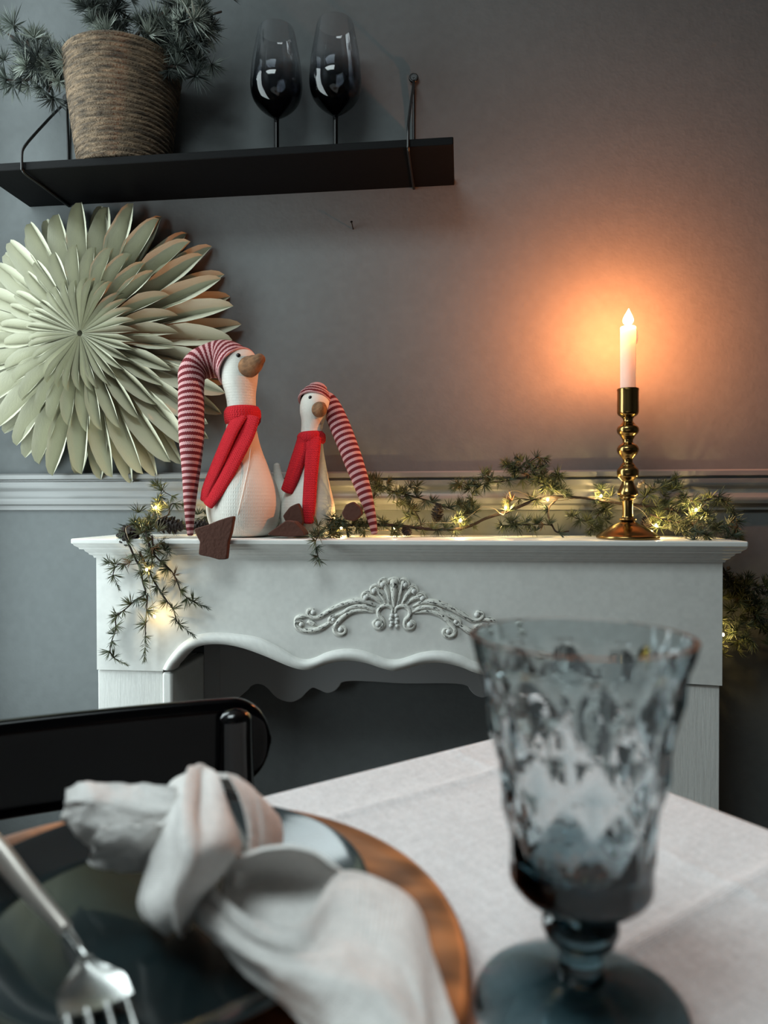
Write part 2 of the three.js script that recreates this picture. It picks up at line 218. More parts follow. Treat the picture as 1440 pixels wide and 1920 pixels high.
// ---------------------------------------------------------------- fireplace surround
const MANTEL_TOP = 0.8945, AF = 0.186, MX = -0.1288;                    // top, front of the apron, middle
const mant = thing('fireplace_surround', 'white painted wooden fireplace surround with wavy arched apron and carved scroll ornament', 'fireplace', V(MX, 0, 0));
{
  part('shelf_board', box(-0.7502, 0.4927, 0.884, MANTEL_TOP, 0.001, 0.22, 0.003), M.white, mant);
  const cp = [[0.031, 0.8842], [0.029, 0.8805], [0.0235, 0.8765], [0.0225, 0.8735], [0.0165, 0.8725], [0.0145, 0.8685], [0.0105, 0.8655], [0.0095, 0.8625], [0.0045, 0.8600], [0.003, 0.8555], [0, 0.8553]];
  const xl = -0.7165, xr = 0.4615;
  const crown = (pa, pb) => grid(1, cp.length - 1, (u, v) => { const [o, y] = cp[Math.round(v * (cp.length - 1))], a = pa(o), b = pb(o); return V(lerp(a[0], b[0], u), y, lerp(a[1], b[1], u)); }, 1.2, 0.05);
  const FL = (o) => [xl - o, AF + o], FR = (o) => [xr + o, AF + o], BL = (o) => [xl - o, 0.001], BR = (o) => [xr + o, 0.001];
  part('crown_moulding', merge([crown(FL, FR), crown(BL, FL), crown(FR, BR)].map((g) => toCreasedNormals(flip(g), 0.5))), M.white, mant);
  // the wavy lower edge, left half, read from the photograph; the right half is its mirror image
  const topL = [[305.7, 1254], [312, 1241], [321, 1228], [332, 1215], [344, 1204], [358, 1195], [374, 1189], [405, 1185.6], [447, 1188.6], [485, 1195], [512, 1206.6], [535, 1219], [553, 1230], [570, 1236], [590, 1233], [612, 1223], [642, 1216.6], [667, 1217], [690, 1222], [712, 1230.5], [726, 1235]];
  const botL = [[326, 1256], [330, 1249], [338, 1240], [347, 1230], [359, 1219], [373, 1212.5], [390, 1209], [420, 1209], [455, 1216], [493, 1229.5], [520, 1241], [543, 1250.5], [560, 1255.5], [575, 1257], [592, 1253.5], [612, 1246], [642, 1240], [664, 1240], [690, 1245], [712, 1252.5], [728, 1257]];
  const half = (l, z) => l.map(([x, y]) => { const p = P(x, y, z); return [p.x, p.y]; });
  const full = (l, z, n) => { const h = half(l, z); h.push([MX, h[h.length - 1][1] - 0.0012]); const pts = [...h, ...h.slice(0, -1).reverse().map(([x, y]) => [2 * MX - x, y])].map(([x, y]) => V(x, y, 0)); return new THREE.CatmullRomCurve3(pts, false, 'centripetal').getSpacedPoints(n); };
  const NL = 200, lt = full(topL, AF, NL), lb = full(botL, AF, NL);
  const yb = 0.6345, sh = new THREE.Shape();
  sh.moveTo(xl, 0.856); sh.lineTo(xl, yb); sh.lineTo(lt[0].x, yb); for (const p of lt) sh.lineTo(p.x, Math.max(p.y, yb)); sh.lineTo(xr, yb); sh.lineTo(xr, 0.856);
  const ap = new THREE.ExtrudeGeometry(sh, { depth: 0.02, bevelEnabled: false }).translate(0, 0, AF - 0.02);
  part('apron', merge([ap, box(xl, xl + 0.016, yb, 0.856, 0.001, AF - 0.02), box(xr - 0.016, xr, yb, 0.856, 0.001, AF - 0.02)]), M.white, mant);
  const lp = [[0, 0], [0.03, 0.003], [0.14, 0.0055], [0.3, 0.0085], [0.5, 0.0095], [0.72, 0.008], [0.9, 0.0035], [1, -0.002], [1, -0.022]];
  part('arch_moulding', flip(grid(NL, lp.length - 1, (u, v) => { const i = Math.round(u * NL), [s, z] = lp[Math.round(v * (lp.length - 1))]; return V(lerp(lt[i].x, lb[i].x, s), lerp(lt[i].y, lb[i].y, s), AF + z); }, 1.4, 0.05)), M.white, mant);
  const lx = P(184.5, 1300, 0.18).x, li = P(306, 1300, 0.18).x, lo = P(326, 1300, 0.18).x;
  for (const s of [1, -1]) {
    const X = (x) => (s > 0 ? x : 2 * MX - x), bb = (a, b, ...r) => box(Math.min(X(a), X(b)), Math.max(X(a), X(b)), ...r);
    const leg = part('leg', bb(lx, li, 0, yb - 0.0015, 0.001, 0.181, 0.002), M.white, mant);
    part('edge_moulding', bb(li + 0.0005, lo, 0.0, yb - 0.0015, 0.001, 0.188, 0.006), M.white, leg);
    part('plinth', bb(lx - 0.006, lo + 0.004, 0, 0.09, 0.001, 0.196, 0.003), M.white, leg);
  }
  // board behind the opening with its scalloped edge
  const bz = 0.03, sc = [[410, 1288], [440, 1287], [459, 1297], [466, 1289], [478, 1283], [491, 1285], [502, 1293], [512, 1304], [523, 1312], [545, 1317], [562, 1310], [574, 1298], [585, 1290], [597, 1294], [612, 1300], [626, 1296], [634, 1288], [640, 1280], [757, 1282]].map(([x, y]) => P(x, y, bz));
  const mid = P(757, 1282, bz).x, bs = new THREE.Shape(), all = [...sc.slice(2), ...sc.slice(2, -1).reverse().map((p) => V(2 * mid - p.x, p.y, p.z))];
  bs.moveTo(sc[0].x + 0.001, 0.80); bs.lineTo(sc[0].x + 0.001, sc[0].y - 0.03); bs.lineTo(sc[1].x, sc[1].y - 0.03); for (const p of new THREE.CatmullRomCurve3(all, false, 'centripetal').getPoints(220)) bs.lineTo(p.x, p.y); bs.lineTo(2 * mid - sc[0].x, sc[0].y); bs.lineTo(2 * mid - sc[0].x, 0.80);
  part('back_board', new THREE.ExtrudeGeometry(bs, { depth: 0.014, bevelEnabled: true, bevelThickness: 0.002, bevelSize: 0.0015, bevelSegments: 1 }).translate(0, 0, 0.008), M.shadedBoard, mant, 'board with scalloped lower edge behind the opening, shade put into its grey colour');
  part('side_panel', box(lo + 0.001, sc[0].x - 0.001, 0.30, 0.80, 0.006, 0.02), M.shadedBoard, mant);  // same colour as the board, shade included
  part('side_panel', box(2 * mid - sc[0].x + 0.001, 2 * MX - lo - 0.001, 0.30, 0.80, 0.006, 0.02), M.shadedBoard, mant);

  // carved ornament
  const orn = new THREE.Group(); orn.name = 'ornament'; orn.userData.label = 'carved shell and scroll ornament with worn edges'; mant.add(orn);
  const O = (x, y, z = 0) => { const p = P(520 + x / 3.273, 1040 + y / 3.273, AF); return V(p.x, p.y, AF + z); };
  const k = K(737, 1145, AF) / 3.273, CX = O(717, 300).x;
  const mir = (l, s) => l.map((p) => V(s > 0 ? p.x : 2 * CX - p.x, p.y, p.z));
  const spiral = (cx, cy, r, a0, turns, dir, n = 14) => Array.from({ length: n }, (_, i) => { const t = i / (n - 1), a = a0 + dir * t * turns * 2 * Math.PI, q = r * (1 - 0.72 * t); return [cx + Math.cos(a) * q, cy - Math.sin(a) * q]; });
  let worn = 0; const shiftUv = (g) => { const a = g.attributes.uv; worn += 0.377; for (let i = 0; i < a.count; i++) a.setXY(i, a.getX(i) + worn * 1.7, a.getY(i) + worn); return g; };
  const put = (name, l, r, s, z = 0.001) => part(name, shiftUv(sweep(mir(l.map(([x, y]) => O(x, y, z)), s), lin(r.map((q) => [q * k * 1.25, q * k * 1.25])), { n: 40, m: 10, su: 1, sv: 9 })), M.worn, orn);
  for (const s of [1, -1]) {
    put('scroll', [[600, 312], [540, 285], [470, 285], [385, 312], [310, 350], [245, 385], [205, 378], [185, 355], [200, 336], [222, 338]], [5, 13, 17, 15, 13, 13, 12, 11, 10, 8], s);
    put('scroll', [[610, 352], [560, 322], [500, 315], [440, 330], [412, 352], [380, 366], [330, 385], [318, 405], [340, 418], [356, 404]], [6, 12, 14, 13, 12, 11, 10, 10, 9, 8], s);
    put('scroll', [[590, 352], [520, 340], [450, 352], [405, 380], [372, 415], [350, 448], [360, 478], [390, 488], [418, 472], [412, 446], [388, 444]], [5, 9, 11, 12, 13, 13, 12, 12, 11, 10, 8], s);
    put('scroll', [[330, 410], [300, 432], [250, 456], [190, 466], [140, 456], [115, 432], [124, 408], [150, 408], [160, 428], [146, 440]], [8, 12, 14, 14, 13, 12, 12, 10, 9, 7], s);
    put('leaf', [[250, 440], [215, 420], [190, 412], [205, 430]], [5, 13, 11, 5], s);
    put('leaf', [[190, 380], [150, 378], [118, 392], [108, 420]], [6, 12, 11, 5], s);
    put('scroll', [[708, 352], [706, 330], [680, 312], [645, 315], [620, 345], [626, 375], [648, 398], [652, 430], [630, 450], [602, 440], [594, 414], [614, 402]], [7, 9, 10, 11, 11, 11, 12, 12, 12, 11, 10, 8], s);
    for (const [tx, ty, bx, by, w] of [[648, 182, 692, 310, 15], [596, 220, 672, 312, 14], [544, 262, 650, 312, 13]]) {
      put('shell_lobe', [[bx, by], [lerp(bx, tx, 0.45) + 6, lerp(by, ty, 0.45) - 16], [tx + 10, ty - 12]], [5, w * 0.8, w], s);
      put('shell_rim', [[tx + 34, ty - 22], [tx + 12, ty - 34], [tx - 14, ty - 24], [tx - 22, ty + 2], [tx - 4, ty + 18]], [6, 8, 8, 8, 6], s);
      part('bead', new THREE.SphereGeometry(17 * k, 14, 10).translate(...mir([O(tx, ty, 0.003)], s)[0].toArray()), M.white, orn);
    }
    for (const [bx, by, r] of [[222, 352, 17], [148, 428, 15], [390, 458, 17], [346, 398, 14], [620, 424, 20]]) part('bead', new THREE.SphereGeometry(r * k, 14, 10).translate(...mir([O(bx, by, 0.002)], s)[0].toArray()), M.white, orn);
    for (const [bx, by] of [[703, 372], [698, 394], [703, 414], [698, 434]]) part('bead', new THREE.SphereGeometry(13 * k, 10, 8).translate(...mir([O(bx, by, 0.003)], s)[0].toArray()), M.white, orn);
  }
  put('shell_lobe', [[717, 320], [717, 250], [717, 165]], [6, 18, 22], 1);
  put('shell_rim', [[680, 172], [690, 152], [717, 146], [744, 152], [754, 172]], [6, 9, 10, 9, 6], 1);
}

// ---------------------------------------------------------------- wall shelf, nail
const SHELF_TOP = 1.647, SX0 = -0.971, SX1 = -0.0165;
{
  const sh = thing('wall_shelf', 'long black wall shelf hung from thin black wire brackets', 'shelf', V((SX0 + SX1) / 2, 1.6314, 0));
  part('board', box(SX0, SX1, 1.6314, SHELF_TOP, 0.001, 0.17, 0.002), M.shelf, sh);
  for (const x of [-0.876, -0.102]) {
    const ey = x < -0.5 ? 1.866 : 1.858;
    const b = part('wire_bracket', merge([
      wire([V(x, ey - 0.008, 0.008), V(x, ey - 0.1, 0.004), V(x, 1.6285, 0.0035)], 0.0028),
      wire([V(x + 0.001, ey - 0.008, 0.011), V(x + 0.001, lerp(ey, 1.672, 0.5), 0.09), V(x + 0.001, 1.675, 0.168), V(x + 0.001, 1.664, 0.173), V(x + 0.001, 1.63, 0.1735)], 0.0028, 40),
      wire([V(x + 0.001, 1.634, 0.1735), V(x + 0.001, 1.6285, 0.171), V(x, 1.6283, 0.1), V(x, 1.6283, 0.003)], 0.0028)]), M.blackMetal, sh);
    part('eyelet', new THREE.TorusGeometry(0.0075, 0.0028, 10, 24).translate(x, ey, 0.008), M.blackMetal, b);
    part('screw', merge([new THREE.CylinderGeometry(0.006, 0.006, 0.004, 16).rotateX(Math.PI / 2).translate(x, ey, 0.009), new THREE.CylinderGeometry(0.002, 0.002, 0.012, 8).rotateX(Math.PI / 2).translate(x, ey, 0.0065)]), M.blackMetal, b);
  }
  const n = thing('nail', 'small dark nail left in the bare wall below the shelf', 'nail', P(662, 430, 0));
  const a = P(662, 429, 0.001), c = V(a.x - 0.001, a.y + 0.009, 0.016);
  part('shank', wire([V(a.x, a.y - 0.001, -0.004), a, c], 0.0011, 8), M.nail, n);
  part('head', new THREE.CylinderGeometry(0.0026, 0.0026, 0.0012, 14).applyQuaternion(new THREE.Quaternion().setFromUnitVectors(V(0, 1, 0), c.clone().sub(a).normalize())).translate(c.x, c.y, c.z), M.nail, n);
}

// ---------------------------------------------------------------- smoked wine glasses
function wineGlass(cx, rimY, rows, z, label) {
  const at = P(cx, 200, z), k = K(cx, 150, z), y = (py) => P(cx, py, z).y, base = SHELF_TOP, N = 72;
  const t = thing('wine_glass', label, 'wine glass', V(at.x, base, z), 'smoked wine glasses on the black shelf');
  const out = new THREE.CatmullRomCurve3(rows.map(([r, py]) => V(r * k, y(py), 0))).getPoints(40);
  const y0 = out[0].y, y1g = out[out.length - 1].y;
  const inn = out.slice(2).map((p) => { const f = (p.y - y0) / (y1g - y0), w = lerp(0.0085, 0.0006, smooth(0, 0.6, f)); return V(Math.max(0.0005, p.x - w), p.y + lerp(0.006, 0, smooth(0, 0.3, f)), 0); }).reverse();
  const prof = [[0.0001, y0], ...out.map((p) => [p.x, p.y]), ...inn.map((p) => [p.x, p.y]), [0.0001, inn[inn.length - 1].y]];
  part('bowl', lathe(prof, N, V(at.x, 0, z)), M.smoke, t);
  const s = 4.6 * k;
  part('stem', lathe([[0.0001, base + 0.006], [s * 1.5, base + 0.006], [s, base + 0.014], [s, y0 - 0.012], [s * 1.1, y0 - 0.0006], [0.0001, y0 - 0.0006]], 32, V(at.x, 0, z)), M.smokeStem, t);
  part('foot', lathe([[0.0001, base + 0.0002], [0.033, base + 0.0002], [0.0345, base + 0.0012], [0.033, base + 0.002], [0.012, base + 0.0042], [0.0055, base + 0.0056], [0.0001, base + 0.0056]], 56, V(at.x, 0, z)), M.smoke, t);
}
const bowlRows = [[5, 222], [13, 217], [24, 209], [36, 198], [45, 184], [49, 166], [48.3, 145], [45, 115], [40, 88], [34, 58]];
wineGlass(518.5, 58, bowlRows, 0.085, 'smoked dark wine glass, the left of two, standing nearer the straw basket');
wineGlass(629, 47, bowlRows.map(([r, y]) => [r * 1.01, y - 5 - (222 - y) * 0.045]), 0.085, 'smoked dark wine glass, the right of two, standing nearer the wire bracket');

// ---------------------------------------------------------------- paper star
{
  const C = V(-0.79, 1.316, 0), st = thing('paper_star', 'large cream folded paper star of layered leaf petals hanging on the wall', 'paper star', V(C.x, C.y, 0)), rnd = rng(77);
  const layer = (name, z, Rr, re, n, h, off, pw, dp = 2.1) => {
    const L = new THREE.Group(); L.name = numbered(name); L.position.set(0, 0, 0); st.add(L);
    for (let i = 0; i < n; i++) {
      const a0 = (i + off) / n * 2 * Math.PI + (rnd() - 0.5) * 0.06, hw = Math.PI / n * (0.98 + 0.12 * rnd()), R2 = Rr * (0.965 + 0.07 * rnd()), lean = (rnd() - 0.35) * 0.02, hh = h * (0.85 + 0.4 * rnd()), sk = (rnd() - 0.5) * 0.5;
      const g = grid(10, 14, (u, v) => {
        const w = u * 2 - 1, aw = Math.abs(w), rl = re + (R2 - re) * (1 - Math.pow(aw, pw)), r = lerp(0.006, rl, v), q = r / Rr;
        const open = 1 - 0.35 * smooth(0.55, 1, q), a = a0 + w * hw * lerp(1, 1.0, q) + sk * hw * smooth(0.4, 1, q) * (1 - aw);
        return V(C.x + Math.cos(a) * r, C.y + Math.sin(a) * r, z + Math.min(hh, dp * Math.PI / n * r) * (aw * open - 0.5) * smooth(0, 0.06, q) + lean * q * q + 0.010 * Math.pow(q, 3) * Math.sin(aw * Math.PI));
      }, 0.3, 0.6);
      part('petal', toCreasedNormals(g, 0.5), M.paper, L);
    }
  };
  layer('back_layer', 0.026, 0.312, 0.225, 30, 0.034, 0.45, 1.7);
  layer('outer_layer', 0.058, 0.302, 0.215, 30, 0.046, 0.0, 1.8);
  layer('middle_layer', 0.088, 0.200, 0.145, 30, 0.048, 0.3, 1.7, 2.5);
  layer('centre_rosette', 0.112, 0.122, 0.088, 34, 0.055, 0.2, 1.4, 3.0);
}

// ---------------------------------------------------------------- needles, sprigs, cones
function tuft(seed, n, len, wid, spread, stem) {                      // a burst of flat-sided needles about +y
  const r = rng(seed), pos = [], nor = [];
  for (let i = 0; i < n; i++) {
    const f = stem ? i / n : 0, az = r() * 6.283, el = stem ? lerp(0.5, 1.1, r()) * lerp(1, 0.45, f) : Math.acos(1 - r() * (1 - Math.cos(spread))), L = len * (0.7 + 0.5 * r());
    const d = V(Math.sin(el) * Math.cos(az), Math.cos(el), Math.sin(el) * Math.sin(az)), b = V(0, stem * f, 0), a = V(1, 0.3, 0.2).cross(d).normalize(), c = d.clone().cross(a), bend = V((r() - 0.5), -0.3 * r(), (r() - 0.5)).multiplyScalar(L * 0.25);
    const m = b.clone().addScaledVector(d, L * 0.55).add(bend.clone().multiplyScalar(0.35)), tip = b.clone().addScaledVector(d, L).add(bend);
    const ring = (o, w) => [0, 1, 2].map((k) => o.clone().addScaledVector(a, Math.cos(k * 2.094) * w).addScaledVector(c, Math.sin(k * 2.094) * w));
    const A = ring(b, wid * 0.7), B = ring(m, wid);
    for (let k = 0; k < 3; k++) { const k2 = (k + 1) % 3; for (const p of [A[k], A[k2], B[k2], A[k], B[k2], B[k], B[k], B[k2], tip]) pos.push(p.x, p.y, p.z); }
  }
  const g = new THREE.BufferGeometry(); g.setAttribute('position', new THREE.Float32BufferAttribute(pos, 3)); g.computeVertexNormals(); g.setAttribute('uv', new THREE.Float32BufferAttribute(new Float32Array(pos.length / 3 * 2), 2)); g.userData.shifted = true; return g;
}
const TUFTS = Array.from({ length: 6 }, (_, i) => tuft(100 + i, 22, 0.0185, 0.00062, 1.3, 0)), SPIKES = Array.from({ length: 3 }, (_, i) => tuft(140 + i, 34, 0.010, 0.00055, 1, 0.026)), PLUMES = Array.from({ length: 5 }, (_, i) => tuft(170 + i, 60, 0.031, 0.00085, 1.5, 0));
const qy = new THREE.Quaternion();
function sprig(geo, m, parent, at, dir, s = 1) {
  const o = new THREE.Mesh(geo, m); o.name = numbered('needle_tuft'); o.castShadow = o.receiveShadow = true; o.position.copy(at).sub(parent.position); o.quaternion.setFromUnitVectors(V(0, 1, 0), dir.clone().normalize()); o.scale.setScalar(s); parent.add(o); return o;
}
function pineCone(parent, at, axis, len, rad, seed) {
  const r = rng(seed), gs = [], n = 46, q = new THREE.Quaternion().setFromUnitVectors(V(0, 1, 0), axis.clone().normalize());
  gs.push(new THREE.SphereGeometry(1, 12, 10).scale(rad * 0.6, len * 0.48, rad * 0.6));
  for (let i = 0; i < n; i++) {
    const f = (i + 0.5) / n, a = i * 2.39996, y = lerp(-0.5, 0.5, f) * len, rr = rad * Math.sin(Math.PI * clamp(0.12 + 0.85 * f, 0, 1)) * (0.8 + 0.15 * r());
    const sc = new THREE.SphereGeometry(1, 8, 6).scale(rad * 0.28, rad * 0.09, rad * 0.42).rotateX(-0.75 + f * 0.5).translate(0, 0, rr * 0.8).rotateY(a).translate(0, y, 0); gs.push(sc);
  }
  const g = merge(gs); g.applyQuaternion(q); g.translate(at.x, at.y, at.z);
  return part('pine_cone', g, M.cone, parent);
}
const NEEDLES = [M.needleA, M.needleB, M.needleC];
// a garland made of branches [[px, py, z], ...] with tufts along them
function branch(parent, pts, r0, r1, seed, step, opt = {}) {
  const w = pts.map(([x, y, z]) => P(x, y, z)), curve = new THREE.CatmullRomCurve3(w), r = rng(seed), L = curve.getLength(), jit = r;
  part(opt.name ?? 'twig', sweep(w, lin([[r0, r0], [r1, r1]]), { n: Math.max(12, w.length * 6), m: 7, shape: (a, t) => 1 + 0.18 * Math.sin(a * 3 + t * 40) }), M.bark, parent);
  const n = Math.floor(L / step); let flip = 1;
  for (let i = 1; i <= n; i++) {
    const t = clamp((i - 0.5 + (r() - 0.5) * 0.5) / n, 0, 1), p = curve.getPointAt(t), d = curve.getTangentAt(t); flip = -flip;
    const side = V(r() - 0.5, r() - 0.5, (r() - 0.3) * 0.9).addScaledVector(V(-d.y, d.x, 0), flip * 0.9), dir = d.clone().multiplyScalar(0.55).add(side);
    const m = r() < (opt.dry ?? 0.04) ? M.needleDry : NEEDLES[Math.floor(r() * 3)];
    sprig(TUFTS[Math.floor(r() * 6)], m, parent, p, dir, (opt.s ?? 1.15) * (0.8 + 0.45 * r()));
  }
  if (opt.end !== false) sprig(opt.end === 'tuft' ? TUFTS[0] : SPIKES[Math.floor(r() * 3)], NEEDLES[Math.floor(r() * 3)], parent, curve.getPointAt(1), curve.getTangentAt(1), opt.se ?? 1);
  for (const f of opt.bunch ?? []) { const [x, y, z, c, s] = f, o = P(x, y, z); for (let i = 0; i < c; i++) sprig(TUFTS[Math.floor(r() * 6)], NEEDLES[Math.floor(r() * 3)], parent, o.clone().add(V((r() - 0.5) * s, (r() - 0.5) * s * 0.8, (r() - 0.5) * s * 0.6)), V(r() - 0.5, r() - 0.3, r() - 0.4), 0.8 + 0.5 * r()); }
}

// ---------------------------------------------------------------- pine plant in a straw basket
{
  const z = 0.088, a = P(232, 200, z), k = K(232, 200, z), yT = P(215, 128, z).y, yB = SHELF_TOP;
  const pl = thing('potted_pine', 'bushy artificial pine plant in a wrapped straw basket on the shelf', 'plant', V(a.x, yB, z));
  const prof = [[0.0001, yB + 0.001]], rT = 104 * k, rB = 76 * k, H = yT - yB, nc = 24;
  for (let i = 0; i <= nc * 6; i++) { const f = i / (nc * 6), ridge = Math.abs(Math.sin(f * nc * Math.PI)); prof.push([lerp(rB, rT, Math.pow(f, 0.85)) * (i ? 1 : 0.97) + 0.0034 * ridge, yB + 0.001 + f * H]); }
  prof.push([rT - 0.008, yT + 0.001], [rT - 0.012, yT - 0.006], [rT - 0.016, yT - 0.03], [0.0001, yT - 0.03]);
  const g = lathe(prof, 80, V(0, 0, 0)); const rr = rng(5), pp = g.attributes.position;
  for (let i = 0; i < pp.count; i++) { const x = pp.getX(i), y = pp.getY(i), zz = pp.getZ(i), an = Math.atan2(zz, x), w = 1 + 0.012 * Math.sin(an * 3 + 1) + 0.01 * vnoise((an + 4) * 14, y * 160, 4096, 5); pp.setXYZ(i, x * w, y + 0.002 * Math.sin(an * 2 + y * 30), zz * w); }
  g.computeVertexNormals(); const uvA = g.attributes.uv; for (let i = 0; i < uvA.count; i++) uvA.setXY(i, uvA.getX(i) * 2, uvA.getY(i) * 1.2);
  part('basket', g.translate(a.x, 0, z), M.basket, pl);
  part('filler', new THREE.CylinderGeometry(rT - 0.02, rT - 0.02, 0.01, 32).translate(a.x, yT - 0.02, z), M.soil, pl);
  const r = rng(9), mats = [M.plantA, M.plantB, M.plantC];
  const bough = (pts, n, spread) => {
    const w = pts.map(([x, y, zz]) => P(x, y, zz)), c = new THREE.CatmullRomCurve3(w); n = Math.round(n * 1.6);
    part('bough', sweep(w, lin([[0.0045, 0.0045], [0.002, 0.002]]), { n: 24, m: 7 }), M.bark, pl);
    for (let i = 0; i < n; i++) { const t = 0.35 + 0.65 * (i + 0.5) / n, p = c.getPointAt(t), d = c.getTangentAt(t), o = V(r() - 0.5, r() - 0.5, r() - 0.4).multiplyScalar(spread * t); o.z = Math.max(o.z, 0.02 - p.z); sprig(PLUMES[Math.floor(r() * 5)], mats[Math.floor(r() * 3)], pl, p.clone().add(o), d.clone().multiplyScalar(0.7).addScaledVector(o, 1 / spread).add(V(r() - 0.5, r() - 0.5, r() - 0.5)), 0.8 + 0.5 * r()); }
  };
  const s0 = [225, 135, 0.088];
  bough([s0, [180, 105, 0.10], [120, 118, 0.13], [70, 110, 0.14], [50, 75, 0.14]], 17, 0.07);
  bough([s0, [170, 110, 0.08], [110, 125, 0.09], [50, 150, 0.10], [12, 150, 0.11]], 16, 0.06);
  bough([s0, [150, 120, 0.12], [100, 150, 0.13], [92, 172, 0.13]], 7, 0.05);
  bough([s0, [60, 90, 0.11], [12, 62, 0.12]], 6, 0.04);
  bough([s0, [215, 90, 0.10], [190, 50, 0.12], [180, 5, 0.12]], 11, 0.05);
  bough([s0, [235, 80, 0.09], [215, 40, 0.09], [225, -20, 0.09]], 10, 0.06);
  bough([s0, [250, 75, 0.10], [290, 35, 0.12], [330, 10, 0.12], [350, -30, 0.12]], 13, 0.06);
  bough([s0, [265, 85, 0.11], [320, 60, 0.13], [375, 35, 0.14], [415, 22, 0.14]], 16, 0.06);
  bough([s0, [290, 125, 0.10], [330, 118, 0.11], [355, 95, 0.12], [375, 70, 0.12]], 13, 0.06);
  bough([s0, [290, 126, 0.12], [335, 126, 0.13], [365, 142, 0.13]], 4, 0.03);
  bough([s0, [300, 90, 0.12], [370, 80, 0.13], [392, 98, 0.13]], 8, 0.04);
  bough([s0, [245, 105, 0.13], [270, 95, 0.14]], 7, 0.05);
}

// ---------------------------------------------------------------- garland on the mantel
const onTop = 0.006;
{
  const g = thing('pine_garland', 'artificial pine garland with cones lying along the mantel and trailing down its left side', 'garland', V(MX, MANTEL_TOP, 0.08));
  const F = 0.2275, A = 0.203;
  // trailing down the left front
  branch(g, [[262, 985, 0.18], [233, 993, 0.222], [247, 1033, F], [263, 1067, 0.212], [268, 1093, A], [273, 1113, A], [257, 1123, A], [240, 1138, A], [222, 1152, A]], 0.0022, 0.0013, 11, 0.02, { end: 'tuft' });
  branch(g, [[222, 1150, A], [217, 1162, A], [217, 1180, A], [208, 1207, A], [207, 1223, A], [213, 1233, A], [222, 1238, A]], 0.0013, 0.0009, 12, 0.017, { se: 0.8 });
  branch(g, [[275, 985, 0.17], [275, 1005, F], [283, 1033, F], [285, 1057, 0.212], [280, 1070, A]], 0.0022, 0.0015, 13, 0.016, { end: 'tuft' });
  branch(g, [[262, 1035, F], [268, 1048, 0.215], [280, 1073, A], [293, 1097, A], [310, 1123, A], [325, 1143, A], [333, 1167, A], [345, 1177, A]], 0.0020, 0.0011, 14, 0.017, { se: 1 });
  branch(g, [[285, 1005, F], [290, 1040, F], [307, 1057, 0.212], [323, 1073, A], [333, 1093, A], [340, 1110, A], [355, 1124, A], [368, 1130, A]], 0.0018, 0.0010, 15, 0.016, { se: 1 });
  branch(g, [[277, 1113, A], [275, 1143, A], [273, 1177, A], [272, 1205, A]], 0.0012, 0.0009, 16, 0.021, { se: 1.3 });
  branch(g, [[250, 1050, 0.214], [238, 1057, A], [220, 1060, A], [212, 1077, A], [216, 1087, A]], 0.0010, 0.0008, 17, 0.018, { se: 0.8, dry: 0.3 });
  branch(g, [[225, 1058, A], [212, 1057, A], [205, 1055, A]], 0.0009, 0.0007, 18, 0.02, { end: 'tuft' });
  // left bunch on the shelf
  branch(g, [[250, 1000, 0.19], [280, 985, 0.14], [330, 990, 0.09], [400, 990, 0.07], [470, 995, 0.05]], 0.0035, 0.003, 19, 0.013, { name: 'stem', end: false, bunch: [[275, 975, 0.15, 9, 0.04], [285, 1010, 0.215, 9, 0.045], [262, 990, 0.18, 6, 0.03], [385, 975, 0.08, 7, 0.04], [300, 1025, 0.222, 5, 0.03]] });
  branch(g, [[280, 985, 0.14], [290, 960, 0.10], [298, 935, 0.09], [303, 915, 0.09], [293, 910, 0.09]], 0.0014, 0.0009, 20, 0.012, { end: 'tuft', bunch: [[293, 950, 0.09, 8, 0.03]] });
  branch(g, [[303, 915, 0.09], [308, 922, 0.09], [322, 930, 0.09]], 0.001, 0.0008, 21, 0.03, { end: 'tuft' });
  branch(g, [[300, 972, 0.12], [315, 965, 0.11], [322, 945, 0.10], [340, 946, 0.09]], 0.0014, 0.001, 22, 0.02, { end: 'tuft' });
  // behind and between the geese
  branch(g, [[470, 995, 0.05], [560, 990, 0.04], [640, 985, 0.10], [680, 985, 0.12], [740, 985, 0.11], [800, 992, 0.10], [860, 992, 0.09]], 0.0035, 0.003, 23, 0.016, { name: 'stem', end: false, bunch: [[640, 985, 0.13, 14, 0.045], [670, 982, 0.12, 9, 0.04], [605, 998, 0.17, 7, 0.03], [730, 985, 0.11, 7, 0.035], [625, 998, 0.16, 6, 0.03]] });
  branch(g, [[602, 1000, 0.19], [596, 1006, 0.222], [592, 1014, 0.2275], [593, 1030, 0.226], [597, 1048, 0.224]], 0.0010, 0.0008, 24, 0.014, { end: 'tuft' });
  branch(g, [[660, 985, 0.11], [672, 960, 0.09], [700, 935, 0.07], [705, 905, 0.07]], 0.0016, 0.001, 25, 0.014, { end: 'tuft', bunch: [[705, 895, 0.07, 5, 0.03], [715, 915, 0.07, 5, 0.03]] });
  branch(g, [[700, 910, 0.07], [740, 922, 0.06], [790, 935, 0.06], [850, 955, 0.06]], 0.0012, 0.0018, 26, 0.017, { end: false, bunch: [[745, 935, 0.06, 9, 0.035], [770, 920, 0.06, 6, 0.03], [765, 955, 0.065, 8, 0.035]] });
  branch(g, [[790, 990, 0.10], [785, 970, 0.08], [770, 950, 0.07]], 0.0012, 0.0009, 27, 0.016, { end: 'tuft' });
  branch(g, [[860, 992, 0.09], [885, 985, 0.085], [910, 972, 0.08], [950, 960, 0.075], [985, 945, 0.07], [1020, 933, 0.065], [1060, 932, 0.06], [1100, 934, 0.06], [1150, 942, 0.05], [1200, 948, 0.05], [1260, 955, 0.06]], 0.0030, 0.0026, 28, 0.06, { name: 'stem', end: false });
